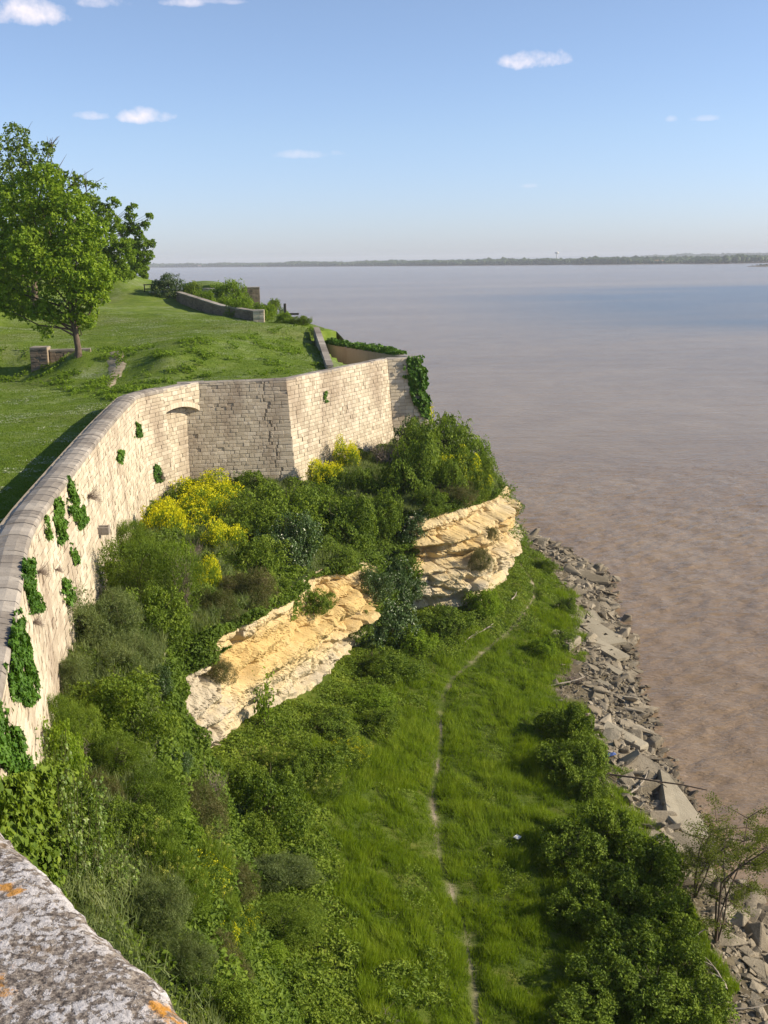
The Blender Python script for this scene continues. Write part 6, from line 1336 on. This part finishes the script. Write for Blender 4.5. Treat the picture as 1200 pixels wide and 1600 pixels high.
def stick(px, py, z, L_s, yaw, r_, label, mat='drift', bend=.25, pitch=4, name='driftwood', n=7, cat='driftwood'):
    rs = np.random.default_rng(int(px + py)); t = np.linspace(-.5, .5, n); P = np.c_[t * L_s, bend * L_s * (t ** 2) + rs.normal(0, .03, n) * L_s * .3, t * math.tan(R(pitch)) * L_s]; v, f = tube(P, np.linspace(r_, r_ * .4, n), 6)
    parts = [(v, f)]
    for k in range(2): s = P[2 + k * 2]; e = s + np.array([.12 * L_s, rs.choice([-1, 1]) * .15 * L_s, .05 * L_s]); parts.append(tube(np.array([s, (s + e) / 2 + .02, e]), [r_ * .5, r_ * .4, r_ * .15], 4))
    v, f = merge(parts); p = hit(px, py, LOWB); o = link(name, mesh(name, v, f, smooth=True), None, M[mat]); o.location = (p.x, p.y, p.z + z); o.rotation_euler.z = R(yaw); tag(o, label, cat)
stick(985, 1230, .5, 7.5, -32, .07, 'long thin dark branch lying across the rubble towards the triangular slab', 'bark', .05)
stick(1000, 1240, .5, 2.6, 55, .06, 'pale forked stick leaning over the long dark branch'); stick(880, 1075, .3, 3.2, 20, .08, 'curved grey branch lying on the rubble under the beams')
stick(1120, 1530, .3, 1.8, 100, .06, 'short bleached stick standing among the stones at the bottom right'); stick(1150, 1585, .2, 2.2, 0, .05, 'bleached driftwood branch at the bottom right edge'); stick(1080, 1480, .4, 1.6, 30, .05, 'thin root lying beside the lowest bramble')
stick(752, 990, .15, 3.0, 52, .07, 'pale fallen pole in the grass left of the footpath', bend=.03); stick(735, 998, .1, 2.4, 60, .05, 'thinner fallen pole beside the pale one left of the footpath', bend=.03); stick(805, 935, .2, 1.6, 70, .05, 'small forked branch lying left of the bend of the footpath')
stick(848, 884, .3, 1.6, -10, .1, 'bleached white log by the bushes above the drilled slabs', bend=.1); stick(1155, 1310, .3, 1.5, 70, .05, 'dark stick at the water edge behind the spindly tree', 'bark')
for px, py, w, lb in ((1090, 1510, 60, 'tangle of bare roots beside the brambles at the bottom right'), (935, 1225, 60, 'heap of dry brushwood between the upper hedge and the rubble'), (900, 1060, 50, 'dry twiggy bush at the meadow end of the concrete beams'), (1060, 1375, 50, 'bare twiggy bush left of the dark boulder')): plant('dead', px, py, w, w * .6, lb, hz=.7)
# litter
p = hit(808, 1318, LOWB); o = link('paper_scrap', prism('x', [(-.2, .1), (-.15, -.12), (.2, -.1), (.18, .12)], .03, 'white').data, None, M['white']); bpy.data.objects.remove(bpy.data.objects['x']); o.location = (p.x, p.y, p.z + .3); o.rotation_euler = (.3, .2, 1); tag(o, 'scrap of white paper in the meadow grass right of the footpath', 'litter')
p = hit(955, 1187, LOWB); o = link('plastic_bag', ROCKS[7].copy(), None, M['blue_plastic']); o.location = (p.x, p.y, p.z + .3); o.scale = (.5, .4, .5); tag(o, 'small blue plastic bag at the left end of the long grey slab', 'litter')
# spindly tree on the shore
def shore_tree(px, py, label, Hh, lobes, seed, n):
    rs = np.random.default_rng(seed); p = hit(px, py, LOWB); e = empty('shore_tree', (p.x, p.y, p.z)); tag(e, label, 'tree'); parts = []; tips = []
    for k in range(4):
        an = rs.uniform(-1.2, 1.4); d = np.array([math.cos(an), math.sin(an) * .7, 0]) * rs.uniform(.25, .75) * Hh; P = np.array([[0, 0, -.2], d * .12 + [0, 0, .3 * Hh], d * .45 + [0, 0, .62 * Hh], d * .9 + [0, 0, rs.uniform(.8, 1.0) * Hh]]); P[1:] += rs.normal(0, .05 * Hh, (3, 3)) * [1, 1, .3]; P = catmull(P, 10); parts.append(tube(P, np.linspace(.045, .010, 10), 5))
        for j in range(13):
            s = P[rs.integers(2, 10)]; an2 = rs.uniform(0, 6.28); L_s = rs.uniform(.18, .38) * Hh; en = s + np.array([math.cos(an2), math.sin(an2), rs.uniform(-.1, .6)]) * L_s; parts.append(tube(np.array([s, (s + en) / 2 + rs.normal(0, .04, 3), en]), [.02, .013, .005], 3)); tips += [s + (en - s) * q for q in rs.uniform(.25, 1.05, 14)]
    v, f = merge(parts); link('trunk', mesh('trunk', v, f, smooth=True), e, M['bark']); T = np.array(tips); T = T[rs.integers(0, len(T), n)] + rs.normal(0, .11, (n, 3)); v, f = leaves(T, rs.normal(size=T.shape) + [0, 0, .6], .042, rs, .45); link('crown', mesh('crown', v, f, tone=rs.random(n)), e, M['leaf_shore'])
M['leaf_shore'] = leaf_material('sparse yellow green leaves', [(0.09, 0.12, 0.02), (0.14, 0.18, 0.03), (0.20, 0.24, 0.04), (0.26, 0.26, 0.08)], trans=.5)
shore_tree(1118, 1475, 'spindly yellow green tree rooted among the rocks in front of the river', 4.8, None, 3, 11000)
shore_tree(1085, 1400, 'thinner leafy sapling beside the dark boulder on the shore', 3.2, None, 8, 6000)
# railing and small post on the plateau edge
pr_ = hit(238, 458, UPB); e = empty('railing', (pr_.x - 1, pr_.y, pr_.z)); tag(e, 'short dark and white railing at the far end of the lawn beneath the round tree', 'railing')
for k in range(5): link('post', boxmesh('post', .12, .12, 1.2, (k * .9, 0, .6), .01), e, M['dark_wood'])
for z in (.55, 1.1): link('rail', boxmesh('rail', 3.8, .08, .14, (1.8, 0, z), .01), e, M['dark_wood'])
link('white_board', boxmesh('white_board', 2.6, .06, .3, (1.9, -.1, .18), .01), e, M['white'])
for (px, py, lb) in ((448, 492, 'dark wooden post at the brink of the plateau'),):
    q = hit(px - 6, py + 4, UPB); e = empty('marker_post', (q.x + .3, q.y, q.z - .5)); tag(e, lb, 'post'); link('post', boxmesh('post', .3, .3, 2.2, (0, 0, 1.1), .02), e, M['dark_wood']); link('crossbar', boxmesh('crossbar', 1.6, .2, .25, (.9, 0, .9), .02), e, M['dark_wood'])

# ------------------------------------------------------------------ far bank
def far_strip(name, label, pts, depth, hmean, n, seed, land=True, crowns='far_trees'):
    rs = np.random.default_rng(seed); A = np.array(pts, float); L = resample(A, 60.0); d = np.gradient(L, axis=0); d /= np.linalg.norm(d, axis=1)[:, None]; nn = np.c_[-d[:, 1], d[:, 0]]
    if land:
        rows_ = [np.c_[L + nn * a, np.full(len(L), z)] for a, z in ((-14, -1), (0, 1.4), (depth, 3), (depth + 30, -1))]; me, _ = lofted(name + '_land', rows_); tag(link('far_bank', me, mat=M['far_land']), kind='structure')
    t = rs.random(n) * (len(L) - 1); i = np.minimum(t.astype(int), len(L) - 2); u = (t - i)[:, None]; a = rs.random(n)[:, None] ** 1.5 * depth; base = L[i] * (1 - u) + L[i + 1] * u + nn[i] * (a + 5)
    hn = fbm(np.c_[base * .004, np.zeros(n)], 3); H = hmean * (0.8 + .55 * hn + rs.normal(0, .12, n)); H = np.clip(H, hmean * .35, hmean * 1.6)
    # each crown: a low faceted blob
    ico = bmesh.new(); bmesh.ops.create_icosphere(ico, subdivisions=1, radius=1); iv = np.array([v.co[:] for v in ico.verts]); fi = np.array([[v.index for v in f.verts] for f in ico.faces]); ico.free()
    w = H * rs.uniform(.45, .8, n); V_ = iv[None] * np.stack([w, w, H * .55], 1)[:, None] * rs.uniform(.75, 1.2, (n, len(iv), 1)) + np.c_[base, 2 + H * .5][:, None]; Fq = fi[None] + (np.arange(n) * len(iv))[:, None, None]
    tag(link(name, mesh(name, V_.reshape(-1, 3), Fq.reshape(-1, 3), tone=np.repeat(rs.random(n), len(fi))), None, M[crowns]), label, 'woodland', kind='stuff')
def fp(px, D): d = ray(px, 400); d = d[:2] / np.linalg.norm(d[:2]); return tuple(d * D)
far_strip('far_woodland', 'low wooded island shore along the horizon across the river', [fp(120, 7600), fp(300, 6400), fp(450, 5200), fp(700, 4000), fp(900, 3500), fp(1119, 3100)], 500, 15, 9000, 1)
far_strip('distant_woodland', 'faint wooded bank beyond the island at the right of the horizon', [fp(1000, 8500), fp(1250, 7500), fp(1500, 7500)], 400, 20, 1500, 2)
far_strip('mud_islet', 'tip of a low islet at the right edge of the river', [fp(1172, 2350), fp(1260, 2250)], 40, 3, 60, 3)
e = empty('water_tower', (*fp(870, 4300), 0)); tag(e, 'tiny pale water tower rising above the far woods', 'tower')
v, f = tube(np.array([[0, 0, 0], [0, 0, 34]]), [2.2, 1.8], 10); link('shaft', mesh('shaft', v, f), e, M['white']); v, f = tube(np.array([[0, 0, 33], [0, 0, 36], [0, 0, 41], [0, 0, 43]]), [2.0, 7, 7, 1], 14); link('tank', mesh('tank', v, f), e, M['white'])
for px, D, lb in ((928, 3560, 'tiny white house at the far shore right of the water tower'), (1030, 3320, 'tiny pale house near the right end of the far shore'), (312, 6300, 'tiny pale building on the far shore left of the round plateau bush')):
    e = empty('far_house', (*fp(px, D - 25), 1.5)); tag(e, lb, 'house'); link('wall', boxmesh('wall', 22, 10, 6, (0, 0, 3), 0), e, M['white']); me = mesh('roof', np.array([[-12, -6, 6], [12, -6, 6], [12, 6, 6], [-12, 6, 6], [-12, 0, 9.5], [12, 0, 9.5]]), [np.array([[0, 1, 5, 4], [2, 3, 4, 5]]), np.array([[0, 4, 3], [1, 2, 5]])]); link('roof', me, e, M['roof'])
    for q in (-6, 0, 6): link('window', boxmesh('window', 1.6, .3, 2, (q, -5.05, 3), 0), e, M['dark_wood'])
# ------------------------------------------------------------------ air
hz = boxmesh('haze', 26000, 14000, 62, (0, 5500, 24), 0)
m = bpy.data.materials.new('thin air haze'); m.use_nodes = True; t = m.node_tree; t.nodes.clear(); o_ = N(t, 'ShaderNodeOutputMaterial'); pv = N(t, 'ShaderNodeVolumePrincipled')
pv.inputs['Density'].default_value = 0.00011; pv.inputs['Color'].default_value = (0.84, 0.89, 0.98, 1); pv.inputs['Anisotropy'].default_value = 0.0
t.links.new(pv.outputs[0], o_.inputs['Volume'])
h = link('haze', hz, None, m); tag(h, 'thin blue haze in the air over the river', 'haze', kind='stuff')
